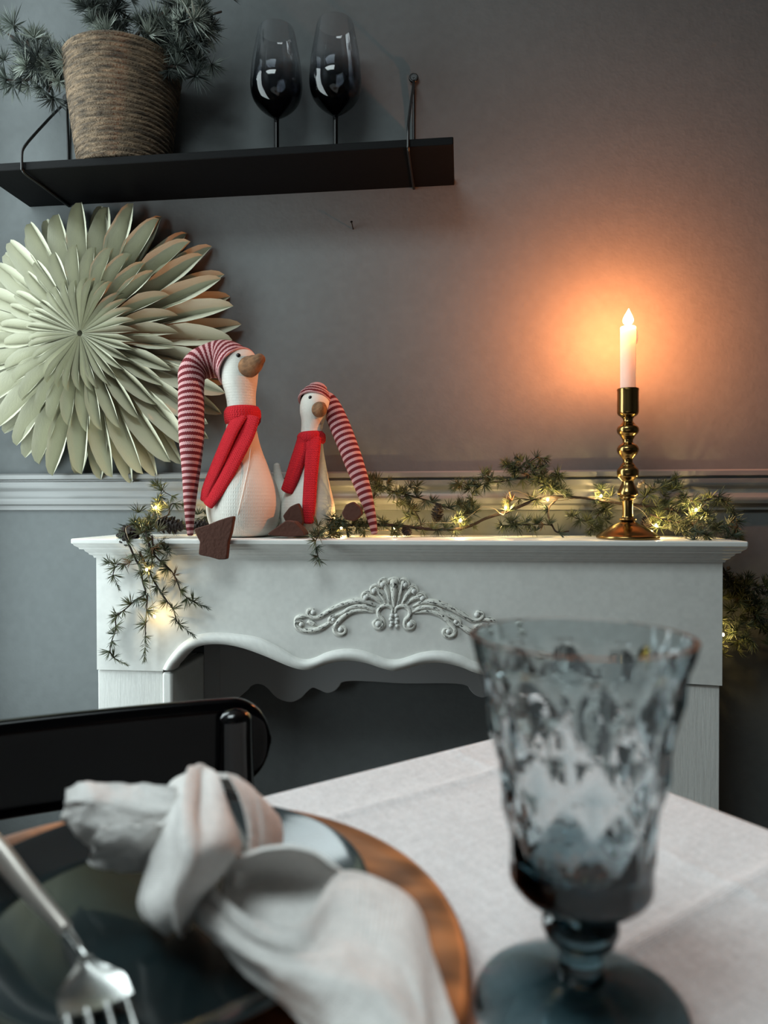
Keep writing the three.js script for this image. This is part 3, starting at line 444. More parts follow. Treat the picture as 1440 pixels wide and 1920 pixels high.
  branch(g, [[860, 985, 0.09], [880, 955, 0.075], [885, 925, 0.07], [870, 905, 0.07], [853, 913, 0.07]], 0.0012, 0.0009, 29, 0.011, { end: 'tuft', bunch: [[880, 955, 0.075, 9, 0.035], [865, 975, 0.09, 6, 0.03], [850, 978, 0.09, 5, 0.03], [862, 950, 0.07, 5, 0.03]] });
  branch(g, [[885, 925, 0.07], [905, 908, 0.065], [940, 903, 0.06], [975, 898, 0.06], [1010, 905, 0.06], [1040, 918, 0.06]], 0.0012, 0.0014, 30, 0.012, { end: false, bunch: [[875, 905, 0.07, 6, 0.035], [910, 895, 0.065, 8, 0.04], [1030, 905, 0.06, 9, 0.04]] });
  branch(g, [[1040, 918, 0.06], [1005, 893, 0.06], [970, 885, 0.06], [950, 870, 0.06]], 0.0015, 0.0009, 31, 0.011, { end: 'tuft', bunch: [[985, 865, 0.06, 10, 0.04], [1010, 872, 0.06, 6, 0.03], [960, 875, 0.06, 6, 0.035], [1040, 893, 0.06, 7, 0.035]] });
  branch(g, [[990, 870, 0.06], [1005, 858, 0.06], [1020, 860, 0.06]], 0.001, 0.0008, 32, 0.012, { end: 'tuft' });
  branch(g, [[1045, 935, 0.06], [1030, 950, 0.065], [1028, 965, 0.075], [1035, 985, 0.09], [1045, 998, 0.1], [1066, 996, 0.1]], 0.0022, 0.0016, 33, 0.04, { end: false });
  branch(g, [[1035, 985, 0.09], [1015, 983, 0.095], [985, 984, 0.10], [960, 985, 0.11], [942, 985, 0.11]], 0.0011, 0.0008, 34, 0.012, { end: 'tuft', bunch: [[955, 982, 0.11, 6, 0.03], [1000, 985, 0.1, 5, 0.03]] });
  branch(g, [[1000, 938, 0.07], [975, 935, 0.07], [955, 940, 0.07]], 0.001, 0.0007, 35, 0.013, { end: 'tuft' });
  sprig(PLUMES[0], M.needleC, g, P(1050, 918, 0.062), V(0.3, 0.8, 0.3), 0.8); sprig(PLUMES[1], M.needleC, g, P(1055, 925, 0.062), V(0.7, 0.4, 0.3), 0.7);
  // around and right of the candlestick
  branch(g, [[1150, 942, 0.04], [1130, 955, 0.04], [1115, 975, 0.045], [1105, 995, 0.05]], 0.0012, 0.0009, 36, 0.012, { end: 'tuft', bunch: [[1120, 950, 0.04, 7, 0.035], [1140, 925, 0.035, 5, 0.03], [1125, 985, 0.04, 7, 0.035]] });
  branch(g, [[1105, 980, 0.06], [1085, 973, 0.07], [1072, 968, 0.08]], 0.0009, 0.0007, 37, 0.013, { end: 'tuft' });
  branch(g, [[1200, 948, 0.05], [1215, 925, 0.05], [1240, 912, 0.05], [1260, 900, 0.05]], 0.0013, 0.0009, 38, 0.011, { end: 'tuft', bunch: [[1250, 905, 0.05, 7, 0.035], [1235, 940, 0.05, 10, 0.045], [1285, 928, 0.055, 7, 0.035]] });
  branch(g, [[1220, 965, 0.07], [1250, 975, 0.09], [1290, 985, 0.12], [1310, 995, 0.15], [1325, 1004, 0.18]], 0.0022, 0.0014, 39, 0.009, { end: 'tuft', bunch: [[1240, 985, 0.07, 8, 0.04], [1275, 960, 0.07, 9, 0.045], [1290, 990, 0.11, 9, 0.04], [1315, 965, 0.08, 7, 0.04], [1300, 1005, 0.18, 5, 0.03]] });
  branch(g, [[1280, 935, 0.06], [1310, 940, 0.07], [1345, 932, 0.08], [1362, 945, 0.09], [1380, 972, 0.12], [1383, 995, 0.14]], 0.0012, 0.0008, 40, 0.014, { end: 'tuft', bunch: [[1350, 940, 0.08, 4, 0.025], [1345, 990, 0.13, 6, 0.03], [1375, 1000, 0.15, 4, 0.025]] });
  branch(g, [[1300, 985, 0.12], [1335, 982, 0.12], [1370, 985, 0.13], [1382, 1000, 0.15]], 0.0012, 0.0008, 41, 0.016, { end: 'tuft' });
  for (const [x, y, z, ax, ay, az, l, r] of [[241, 1005, 0.205, 0.2, 0.5, 0.9, 0.042, 0.021], [318, 985, 0.17, 0.95, -0.05, 0.2, 0.058, 0.018], [378, 985, 0.13, 0.9, 0, -0.3, 0.04, 0.014], [820, 962, 0.075, 0.15, 1, 0.1, 0.038, 0.013], [1215, 980, 0.05, 0.3, 0.8, 0.4, 0.036, 0.015], [1258, 972, 0.05, 0.5, 0.8, 0.2, 0.036, 0.015], [762, 996, 0.12, 0.6, -0.3, 0.6, 0.024, 0.009]]) pineCone(g, P(x, y, z), V(ax, ay, az), l, r, Math.round(x));
  for (const [x, y, z] of [[1205, 903, 0.05], [1198, 911, 0.05], [1213, 912, 0.05], [1224, 913, 0.05], [1200, 906, 0.055], [850, 915, 0.07]]) part('berry', new THREE.SphereGeometry(0.0042, 12, 10).translate(...P(x, y, z).toArray()), M.berry, g);
  // the end that hangs beside the mantel
  const h = thing('pine_garland', 'dark end of pine garland hanging against the wall right of the mantel', 'garland', P(1395, 1150, 0.08));
  branch(h, [[1352, 1062, 0.07], [1362, 1078, 0.07], [1380, 1100, 0.08], [1400, 1130, 0.08], [1420, 1160, 0.08], [1450, 1190, 0.08]], 0.0028, 0.002, 51, 0.008, { name: 'stem', s: 1.1, bunch: [[1372, 1100, 0.08, 11, 0.05], [1400, 1110, 0.09, 14, 0.06], [1430, 1115, 0.09, 12, 0.06], [1370, 1140, 0.09, 12, 0.06], [1410, 1150, 0.10, 15, 0.07], [1445, 1150, 0.09, 9, 0.06], [1375, 1185, 0.10, 12, 0.05], [1415, 1185, 0.09, 8, 0.06], [1365, 1215, 0.08, 5, 0.04]] });
  branch(h, [[1380, 1115, 0.09], [1398, 1098, 0.09], [1402, 1083, 0.09]], 0.0012, 0.0008, 52, 0.012, { end: 'tuft' });
  branch(h, [[1400, 1095, 0.09], [1412, 1088, 0.09], [1424, 1082, 0.09]], 0.0009, 0.0006, 53, 0.03, { end: false });
  branch(h, [[1410, 1105, 0.09], [1430, 1100, 0.09], [1455, 1105, 0.09]], 0.0011, 0.0008, 54, 0.012, { end: 'tuft' });
  part('berry', new THREE.SphereGeometry(0.0036, 12, 10).translate(...P(1366, 1065, 0.07).toArray()), M.berry, h);
}
// ---------------------------------------------------------------- string lights
{
  const s = thing('string_light', 'warm white micro LED string light wound through the pine garland', 'string light', V(MX, MANTEL_TOP, 0.1));
  const B = [[292, 951, 0.104, 1], [263, 986, 0.17, 0.8], [290, 1156, 0.213, 0.2], [275, 1068, 0.214, 0.35], [390, 985, 0.05, 0.8], [560, 960, 0.04, 0.8], [640, 990, 0.085, 1], [740, 990, 0.085, 1.4], [863, 976, 0.10, 1.6], [948, 952, 0.085, 1.7], [1027, 937, 0.072, 1.5], [1127, 930, 0.06, 1.3], [1230, 985, 0.10, 1.2], [1305, 956, 0.095, 1.8]];
  const bulb = (p, t, i) => { const b = part('bulb', new THREE.SphereGeometry(0.0024, 14, 10).scale(1, 1.35, 1).translate(p.x, p.y, p.z), M.led, t); const l = new THREE.PointLight(new THREE.Color(1, 0.68, 0.26), LED_I * (i ?? 1)); l.name = 'led_light'; l.shadow.radius = 0.1; l.castShadow = true; l.position.copy(p).sub(t.position); t.add(l); };
  for (const [x, y, z, i] of B) bulb(P(x, y, z), s, i);
  const W = (l) => part('wire', wire(l.map(([x, y, z]) => P(x, y, z)), 0.0006, l.length * 8, 6), M.wireSilver, s);
  W([[292, 954, 0.104], [297, 975, 0.12], [285, 995, 0.17], [263, 989, 0.172]]); W([[263, 989, 0.172], [236, 990, 0.224], [243, 1015, 0.2285], [262, 1045, 0.224], [275, 1070, 0.214], [282, 1110, 0.209], [290, 1153, 0.213]]);
  W([[292, 954, 0.104], [330, 985, 0.1], [390, 988, 0.05], [480, 975, 0.04], [560, 963, 0.04], [600, 985, 0.06], [640, 993, 0.085], [740, 993, 0.085], [800, 980, 0.09], [863, 978, 0.10], [905, 951, 0.085], [925, 953, 0.085], [944, 966, 0.085], [948, 954, 0.085], [952, 925, 0.085], [965, 920, 0.085], [990, 928, 0.08], [1027, 939, 0.074], [1127, 932, 0.05], [1200, 955, 0.06], [1230, 988, 0.10], [1280, 975, 0.1], [1305, 958, 0.095], [1330, 940, 0.09]]);
  const t = thing('string_light', 'lone warm LED bulb on wire in the garland hanging right of the mantel', 'string light', P(1360, 1188, 0.11));
  bulb(P(1356, 1190, 0.11), t, 0.8); part('wire', wire([P(1330, 1150, 0.08), P(1345, 1180, 0.1), P(1356, 1193, 0.11)], 0.0006), M.wireSilver, t);
}

// ---------------------------------------------------------------- candlestick and candle
{
  const z = 0.145, cx = 1177, k = K(cx, 860, z), at = P(cx, 900, z), off = MANTEL_TOP - P(cx, 1005, z).y, Y = (py) => P(cx, py, z).y + off * clamp((py - 700) / 305, 0, 1);
  const t = thing('candlestick', 'turned brass candlestick with ball knops and round foot at the mantel right end', 'candlestick', V(at.x, MANTEL_TOP, z));
  const rel = (l) => { const c = new THREE.CatmullRomCurve3(l.map(([r, y]) => V(r * k, Y(y), 0)), false, 'centripetal').getPoints(l.length * 5); return c.map((p) => [Math.max(0.0001, p.x), p.y]); };
  const A = V(at.x, 0, z);
  part('foot', lathe([[0.0001, MANTEL_TOP + 0.0003], ...rel([[55, 1005], [57, 1003], [56.5, 999.5], [53, 997], [44, 990], [31, 982], [20, 977], [16, 974], [11, 972.5]]), [0.0001, Y(972.5)]], 72, A), M.brass, t);
  part('stem', lathe([[0.0001, Y(972.4)], ...rel([[11, 972.4], [15.5, 970], [15.5, 967.5], [11, 965.5], [9.8, 958], [10, 940], [11, 933], [15, 930], [14, 927.5], [18, 924.5], [18.5, 920], [16, 913], [11.5, 904], [10.5, 899], [13, 895.5], [18.5, 890], [19.8, 883], [18.8, 877], [14, 871], [13, 869], [9.5, 864.5], [9, 860], [11, 856], [16, 850], [19.6, 843], [19.5, 838], [16, 832.5], [13, 830.5], [9.8, 828], [9.5, 823], [12, 818], [13.5, 815.5], [18.5, 810], [20, 804], [18.5, 799], [14.5, 795.5], [12.5, 793], [9.5, 789], [9, 785], [11, 781.5]]), [0.0001, Y(781.5)]], 64, A), M.brass, t);
  part('cup', lathe([[0.0001, Y(781.4)], ...rel([[11, 781.4], [14.5, 779], [17.5, 776.5], [19.3, 773], [19.6, 768], [19.5, 733], [20, 730], [19.3, 728.4]]), [15.5 * k, Y(728.6)], [15.2 * k, Y(736)], [15.2 * k, Y(765)], [0.0001, Y(765)]], 64, A), M.brass, t);
  const c = thing('candle', 'lit white taper candle burning in the brass candlestick', 'candle', V(at.x, Y(760), z));
  const rw = 13.9 * k, tw = 14.5 * k, top = Y(614.5);
  part('wax', lathe([[0.0001, Y(764)], [rw, Y(764)], [rw, Y(700)], [lerp(rw, tw, 0.6), Y(650)], [tw, top + 0.0002], [tw * 0.93, top + 0.0012], [tw * 0.8, top - 0.0005], [tw * 0.4, top - 0.003], [0.0001, top - 0.003]], 48, A), M.wax, c);
  part('wax_drip', sweep([V(at.x + tw * 0.99, Y(622), z + 0.003), V(at.x + tw * 1.06, Y(632), z + 0.003), V(at.x + tw * 1.0, Y(645), z + 0.003)], lin([[0.0012, 0.0012], [0.0022, 0.0018], [0.001, 0.001]]), { n: 16, m: 10 }), M.wax, c);
  part('wick', wire([V(at.x, top - 0.0032, z), V(at.x + 0.0004, top + 0.004, z), V(at.x + 0.0012, top + 0.0075, z)], 0.0008, 10), M.wick, c);
  const fl = V(at.x, top + 0.003, z), fh = 33 * k, fw = 10 * k, f = part('flame', loft([[fl.x, fl.y, z, 0.0006], [fl.x, fl.y + fh * 0.12, z, fw * 0.72], [fl.x, fl.y + fh * 0.3, z, fw], [fl.x, fl.y + fh * 0.5, z, fw * 0.86], [fl.x + 0.0004, fl.y + fh * 0.75, z, fw * 0.45], [fl.x + 0.001, fl.y + fh, z, 0.0004]], 30, 24), M.flame, c);
  const L = new THREE.PointLight(new THREE.Color(1, 0.28, 0.08), CANDLE_I); L.name = 'candle_light'; L.castShadow = true; L.shadow.radius = 0.4; L.position.set(0, fl.y + fh * 0.38 - c.position.y, 0); c.add(L);
}

// ---------------------------------------------------------------- toy geese
function goose(spec) {
  const { z, base } = spec, B = P(base[0], base[1], z), k = K(base[0], base[1], z); B.y = MANTEL_TOP;
  const t = thing('toy_goose', spec.label, 'soft toy', B), low = MANTEL_TOP - P(base[0], base[1], z).y;
  const Q = (x, y, dz = 0) => { const p = P(x, y, z + dz); return V(p.x, p.y + low * clamp((y - 700) / 300, 0, 1), z + dz); };
  const rings = spec.rings.map(([x, y, r]) => { const p = Q(x, y); return [p.x, Math.max(p.y, MANTEL_TOP + 0.0005), z, r * k]; });
  part('body', loft(rings, 90, 48, 0.5, 0.4), M.body, t);
  const [hx, hy, hr] = spec.head, H = Q(hx, hy);
  // beak
  const bd = V(...spec.beak.dir).normalize(), bo = Q(spec.beak.at[0], spec.beak.at[1], spec.beak.dz * k), br = spec.beak.r * k, bl = spec.beak.len * k;
  part('beak', sweep([bo, bo.clone().addScaledVector(bd, bl * 0.4), bo.clone().addScaledVector(bd, bl * 0.75).add(V(0, br * 0.1, 0)), bo.clone().addScaledVector(bd, bl).add(V(0, br * 0.22, 0))], lin([[br, br], [br * 0.93, br * 0.93], [br * 0.77, br * 0.77], [br * 0.5, br * 0.5]]), { n: 24, m: 24, round: 0.9, su: 1, sv: 8 }), M.beak, t);
  const at = (y) => { const l = spec.rings; let i = 0; while (i < l.length - 2 && l[i + 1][1] > y) i++; const f = clamp((y - l[i][1]) / (l[i + 1][1] - l[i][1]), 0, 1); return [lerp(l[i][0], l[i + 1][0], f), lerp(l[i][2], l[i + 1][2], f)]; };
  for (const [ex, ey] of spec.eyes) { const [cx, cr] = at(ey), q = Math.sqrt(Math.max(0, cr * cr - (ex - cx) ** 2)) + 1; part('eye', new THREE.SphereGeometry(spec.eyeR * k, 16, 12).translate(...Q(ex, ey, q * k).toArray()), M.eye, t); }
  // knitted hat
  const cp = spec.cap?.map(([x, y, dz]) => Q(x, y, dz)), hp = spec.hat.map(([x, y, dz]) => Q(x, y, dz)), hrad = spec.hat.map((h) => [h[3] * k, h[3] * k * (h[4] ?? 0.8)]);
  const tube = (pts, rad, open) => sweep(pts, lin(rad), { n: 140, m: 32, su: 4, sv: 1 / 0.0118, openStart: open, up: V(...spec.hatUp), shape: (a, s) => 1 + 0.02 * Math.sin(a * 3 + s * 9), round: 0.6 });
  const crad = spec.cap?.map((h) => [h[3] * k, h[3] * k * (h[4] ?? 1)]), bp = cp ?? hp, brd = (crad ?? hrad)[0];
  const hat = part('knitted_hat', cp ? tube(cp, crad, true) : tube(hp, hrad, true), M.stripe, t);
  if (cp) part('hat_tail', tube(hp, hrad, false), M.stripe, hat);
  const T0 = new THREE.CatmullRomCurve3(bp, false, 'centripetal').getTangentAt(0.001), q = new THREE.Quaternion().setFromUnitVectors(V(0, 0, 1), T0);
  part('hat_brim', new THREE.TorusGeometry(brd[0] * 0.985, 2.4 * k, 10, 48).applyQuaternion(q).translate(bp[0].x, bp[0].y, bp[0].z), M.stripe, hat);
  // scarf
  const [nx, ny, nr, nh] = spec.wrap, ring = [];
  for (let i = 0; i <= 26; i++) { const a = i / 26 * Math.PI * 2 - 0.4, p = Q(nx, ny); ring.push(V(p.x + Math.cos(a) * nr * k, p.y + Math.sin(a * 1 + 1) * 2 * k, z + Math.sin(a) * nr * k)); }
  const sc = part('scarf', sweep(ring, () => [nh * k, 5.5 * k], { n: 64, m: 14, su: 1.5, sv: 60, up: V(0, 1, 0), shape: (a) => 1 + 0.06 * Math.cos(a * 6) }), M.red, t);
  for (const tl of spec.tails) part('scarf_tail', sweep(tl.map(([x, y, dz]) => Q(x, y, dz)), lin(tl.map((h) => [h[3] * k, 4.6 * k])), { n: 60, m: 18, su: 2, sv: 60, up: V(...spec.tailUp), shape: (a) => 1 + 0.05 * Math.cos(a * 8), round: 0.9 }), M.red, sc);
  return { t, Q, k, H };
}
{
  const A = goose({
    z: 0.12, base: [456, 1005], label: 'larger toy goose with striped hat hanging left and big red knitted scarf',
    rings: [[457, 1005, 2], [457, 1004.5, 34], [457, 997, 53], [457, 975, 65], [457, 945, 68.5], [456, 912, 63], [455, 880, 51], [454, 850, 39], [453, 820, 31], [453, 790, 27.5], [453, 762, 26.5], [451, 738, 28.5], [449, 714, 33.5], [448, 692, 36], [448, 672, 33], [448, 658, 23], [448, 652, 2]],
    head: [448, 690, 37], eyes: [[447, 667]], eyeR: 4.6, beak: { at: [462, 690], dz: 17, dir: [0.84, 0.2, 0.5], r: 20.5, len: 37 },
    hat: [[445, 690, 0.003, 40.5, 0.96], [433, 680, -0.008, 41, 0.94], [414, 674, -0.014, 36, 0.85], [392, 677, -0.010, 30, 0.85], [373, 684, -0.002, 26, 0.9], [361, 698, 0.008, 25.5, 0.92], [359, 720, 0.018, 25.5, 0.92], [359, 760, 0.03, 25, 0.9], [359, 820, 0.045, 21, 0.9], [358, 880, 0.055, 17, 0.9], [356, 940, 0.064, 13.5, 0.9], [356, 978, 0.068, 11, 0.8], [357, 1000, 0.07, 8, 0.7]], hatUp: [-0.5, 0.6, 0.6],
    wrap: [455, 781, 29, 16],
    tails: [[[450, 780, 0.03, 15], [436, 805, 0.04, 14], [416, 850, 0.052, 13.5], [399, 890, 0.060, 13], [387, 920, 0.064, 12], [384, 936, 0.064, 10]], [[472, 782, 0.030, 16], [462, 812, 0.038, 17], [440, 856, 0.052, 17], [420, 895, 0.062, 16], [402, 927, 0.068, 14], [390, 944, 0.068, 12]]], tailUp: [1, 0.5, 0],
  });
  const sh = (pts, z) => { const s = new THREE.Shape(), w = pts.map(([x, y]) => P(x, y, z)); const c = new THREE.CatmullRomCurve3(w, true, 'catmullrom', 0.15).getPoints(pts.length * 8); c.forEach((p, i) => (i ? s.lineTo(p.x, p.y) : s.moveTo(p.x, p.y))); return s; };
  const foot = (o, pts, z, d) => part('foot', new THREE.ExtrudeGeometry(sh(pts, z), { depth: d, bevelEnabled: true, bevelSize: 0.002, bevelThickness: 0.003, bevelSegments: 2 }).translate(0, 0, z - d), M.feltBrown, o.t);
  foot(A, [[367, 993], [390, 986], [412, 977], [437, 970], [432, 1000], [427, 1016], [424, 1046], [410, 1047], [392, 1042], [375, 1038], [377, 1016], [371, 1004]], 0.236, 0.008);
  foot(A, [[505, 1001], [520, 990], [537, 978], [552, 980], [566, 994], [570, 1002], [540, 1005]], 0.185, 0.03);
  // stitched seam down the breast
  const k = A.k, seam = [[470, 838, 41], [466, 870, 47], [457, 915, 63], [449, 950, 68.3], [441, 985, 60]].map(([x, y, r]) => { const dx = x - 456; return A.Q(x, y, (Math.sqrt(Math.max(0, r * r - dx * dx)) + 1.2) * k); });
  part('seam', wire(seam, 0.0009, 50), M.thread, A.t);

  const Bg = goose({
    z: 0.085, base: [577, 1001], label: 'smaller toy goose with striped hat falling right and narrow red scarf',
    rings: [[577, 1001, 2], [577, 1000.5, 26], [577, 994, 41], [577, 975, 50], [577, 950, 51], [578, 925, 45], [580, 895, 36], [582, 868, 29], [583, 842, 23.5], [584, 818, 21], [585, 800, 20], [587, 786, 22], [589, 772, 26.5], [591, 758, 28], [592, 745, 25], [592, 735, 17], [592, 731, 2]],
    head: [591, 762, 28], eyes: [[582, 745]], eyeR: 3.8, beak: { at: [597, 767], dz: 14, dir: [0.42, -0.02, 0.9], r: 15.5, len: 27 },
    hat: [[602, 748, -0.012, 17, 0.9], [614, 752, -0.016, 19, 0.9], [626, 772, -0.008, 20, 0.85], [640, 805, 0.004, 19.5, 0.85], [658, 850, 0.02, 18.5, 0.85], [676, 898, 0.034, 16.5, 0.85], [691, 945, 0.046, 13.5, 0.85], [699, 978, 0.052, 10, 0.75], [702, 995, 0.054, 6, 0.8]], hatUp: [1, 0.3, 0], cap: [[590, 752, -0.003, 30, 1], [592, 744, -0.009, 30, 1], [594.5, 735, -0.014, 26, 1], [596, 729, -0.017, 18, 1]],
    wrap: [584, 821, 21.5, 11],
    tails: [[[571, 820, 0.018, 13], [563, 845, 0.030, 13], [552, 880, 0.038, 13.5], [543, 905, 0.042, 13], [538, 917, 0.042, 11.5]], [[588, 820, 0.022, 14], [586, 850, 0.034, 13], [582, 900, 0.046, 12], [579, 950, 0.057, 12], [577, 974, 0.058, 10.5]]], tailUp: [1, 0, 0],
  });
  foot(Bg, [[533, 968], [545, 952], [558, 946], [564, 958], [567, 978], [560, 992], [545, 990]], 0.155, 0.012);
  foot(Bg, [[643, 962], [650, 948], [662, 943], [675, 953], [677, 964], [664, 975], [648, 972]], 0.15, 0.012);
  const kk = Bg.k;
  part('tail', sweep([Bg.Q(560, 965, -0.01), Bg.Q(537, 945, -0.012), Bg.Q(526, 912, -0.014), Bg.Q(520, 880, -0.014), Bg.Q(519, 870, -0.014)], lin([[24 * kk, 20 * kk], [23 * kk, 18 * kk], [17 * kk, 14 * kk], [10 * kk, 9 * kk], [6 * kk, 6 * kk]]), { n: 36, m: 24, su: 0.2 }), M.body, Bg.t);
}

// ---------------------------------------------------------------- table and cloth
const TC = V(0.0454, 0.76, 0.8722), U = V(-0.762, 0, 0.647).normalize(), W = V(0.647, 0, 0.762).normalize();
const TP = (u, w, y = 0.76) => V(TC.x + U.x * u + W.x * w, y, TC.z + U.z * u + W.z * w);
const TL = 1.2, TW = 0.85;
{
  const ang = Math.atan2(-U.z, U.x), mid = TP(TL / 2, TW / 2, 0), t = thing('dining_table', 'dining table hidden under the pale linen cloth', 'table', mid);
  const put = (w, h, d, u, v, y) => new THREE.BoxGeometry(w, h, d).rotateY(ang).translate(TP(u, v).x, y, TP(u, v).z);
  part('tabletop', put(TL - 0.012, 0.025, TW - 0.012, TL / 2, TW / 2, 0.7435), M.tableWood, t);
  for (const [u, v] of [[0.08, 0.08], [TL - 0.08, 0.08], [0.08, TW - 0.08], [TL - 0.08, TW - 0.08]]) part('leg', put(0.05, 0.731, 0.05, u, v, 0.3655), M.tableWood, t);
  const D = 0.22, nU = 420, nW = 330, r = 0.007;
  const bend = (e) => { const q = r * Math.PI / 2; if (e <= 0) return [0, 0]; if (e < q) return [Math.sin(e / r) * r, (1 - Math.cos(e / r)) * r]; return [r, r + (e - q)]; };
  const crease = (d, w, h) => h * Math.exp(-Math.abs(d) / w * 1.4);
  const g = grid(nU, nW, (a, b) => {
    const su = a * (TL + 2 * D) - D, sw = b * (TW + 2 * D) - D, cu = clamp(su, r, TL - r), cw = clamp(sw, r, TW - r), eu = Math.abs(su - cu), ew = Math.abs(sw - cw);
    let u = cu, w = cw, y = 0.76; const e = Math.hypot(eu, ew), [o, d] = bend(e);
    if (e > 0) { const wave = d > r ? 0.006 * (1 + Math.sin((eu > ew ? sw : su) * 26)) * smooth(0, 0.2, d) : 0; u += Math.sign(su - cu) * (o + wave) * eu / e; w += Math.sign(sw - cw) * (o + wave) * ew / e; y -= d; }
    else y += crease(sw - 0.061, 0.0055, 0.0024) + crease(sw - 0.25, 0.0055, 0.0026) + crease(sw - 0.44, 0.0055, 0.0024) + crease(su - 0.075 - 0.04 * sw, 0.005, 0.0014) + crease(su - 0.33, 0.0055, 0.002) + crease(su - 0.62, 0.0055, 0.002) + 0.0008 * (fbm(su + 2, sw + 2, 9, 3, 301) - 0.5);
    return TP(u, w, y);
  }, TL + 2 * D, TW + 2 * D);
  solo('tablecloth', flip(g), M.cloth, 'pale linen tablecloth with pressed fold creases covering the dining table', 'tablecloth');
}

// ---------------------------------------------------------------- charger, plate
const CH = V(-0.1378, 0.7627, 1.2275), PL = V(-0.1334, 0.7747, 1.2065);
{
  const g = lathe([[0.0001, 0], [0.118, 0], [0.126, 0.001], [0.1395, 0.0085], [0.1415, 0.0125], [0.1405, 0.0155], [0.137, 0.0165], [0.131, 0.0155], [0.124, 0.0125], [0.116, 0.0115], [0.0001, 0.0115]], 120, CH);
  uvWorld(g, (x, y, z) => [x * 3.2 + z * 0.8 + y, z * 3.2 - x * 1.6 + y]);
  solo('charger', g, M.wood, 'round brown wooden charger plate with raised rim under the dark plate', 'plate');
  const p = lathe([[0.0001, 0], [0.06, 0], [0.072, 0.0012], [0.0905, 0.0125], [0.0938, 0.0155], [0.0937, 0.0165], [0.0922, 0.0168], [0.089, 0.0142], [0.074, 0.0055], [0.068, 0.0042], [0.0001, 0.0038]], 120, PL);
  uvWorld(p, (x, y, z) => [x * 3 + y * 3, z * 3]);
  solo('plate', p, M.plate, 'dark teal glazed round plate lying on the wooden charger', 'plate');
}

// ---------------------------------------------------------------- fork
{
  const f = thing('fork', 'steel fork with thick pewter handle resting on the dark plate', 'fork', PY(100, 1720, 0.79));
  const F = (x, y, h) => PY(x, y, h);
  part('handle', sweep([F(-60, 1530, 0.806), F(0, 1600, 0.803), F(55, 1668, 0.8), F(95, 1712, 0.797), F(122, 1742, 0.7945)], lin([[0.0048, 0.0034], [0.0062, 0.0042], [0.0058, 0.0042], [0.0046, 0.0036], [0.003, 0.0026]]), { n: 40, m: 18, sv: 5 }), M.pewter, f);
  const neck = [F(122, 1742, 0.7945), F(140, 1766, 0.7905), F(150, 1783, 0.788), F(157, 1797, 0.7862)], dir = F(188, 1900, 0.786).sub(F(157, 1797, 0.786)).setY(0).normalize(), sd = V(-dir.z, 0, dir.x);
  const hb = neck[3], w0 = 0.0022, w1 = 0.0118, Lh = 0.029;
  const head = grid(16, 12, (u, v) => { const w = lerp(w0, w1, smooth(0, 0.65, v)), s = (u - 0.5) * 2; return hb.clone().addScaledVector(dir, v * Lh).addScaledVector(sd, s * w).add(V(0, -0.0022 * Math.sin(v * 2.2) + 0.0016 * s * s, 0)); });
  const under = head.clone().translate(0, -0.0012, 0);
  part('neck', sweep(neck, lin([[0.0026, 0.0022], [0.0018, 0.0015], [0.0018, 0.0014], [0.0024, 0.0012]]), { n: 24, m: 12 }), M.steel, f);
  part('head', merge([flip(head), under]), M.steel, f);
  for (let i = 0; i < 4; i++) { const s = (i - 1.5) * 0.0064, o = hb.clone().addScaledVector(dir, Lh - 0.001).addScaledVector(sd, s).add(V(0, -0.002, 0)); part('tine', sweep([o, o.clone().addScaledVector(dir, 0.014).add(V(0, -0.0012, 0)), o.clone().addScaledVector(dir, 0.028).addScaledVector(sd, -s * 0.08).add(V(0, 0.0002, 0)), o.clone().addScaledVector(dir, 0.042).addScaledVector(sd, -s * 0.12).add(V(0, 0.003, 0))], lin([[0.0016, 0.0011], [0.0014, 0.001], [0.0012, 0.0009], [0.0006, 0.0006]]), { n: 20, m: 8 }), M.steel, f); }
}

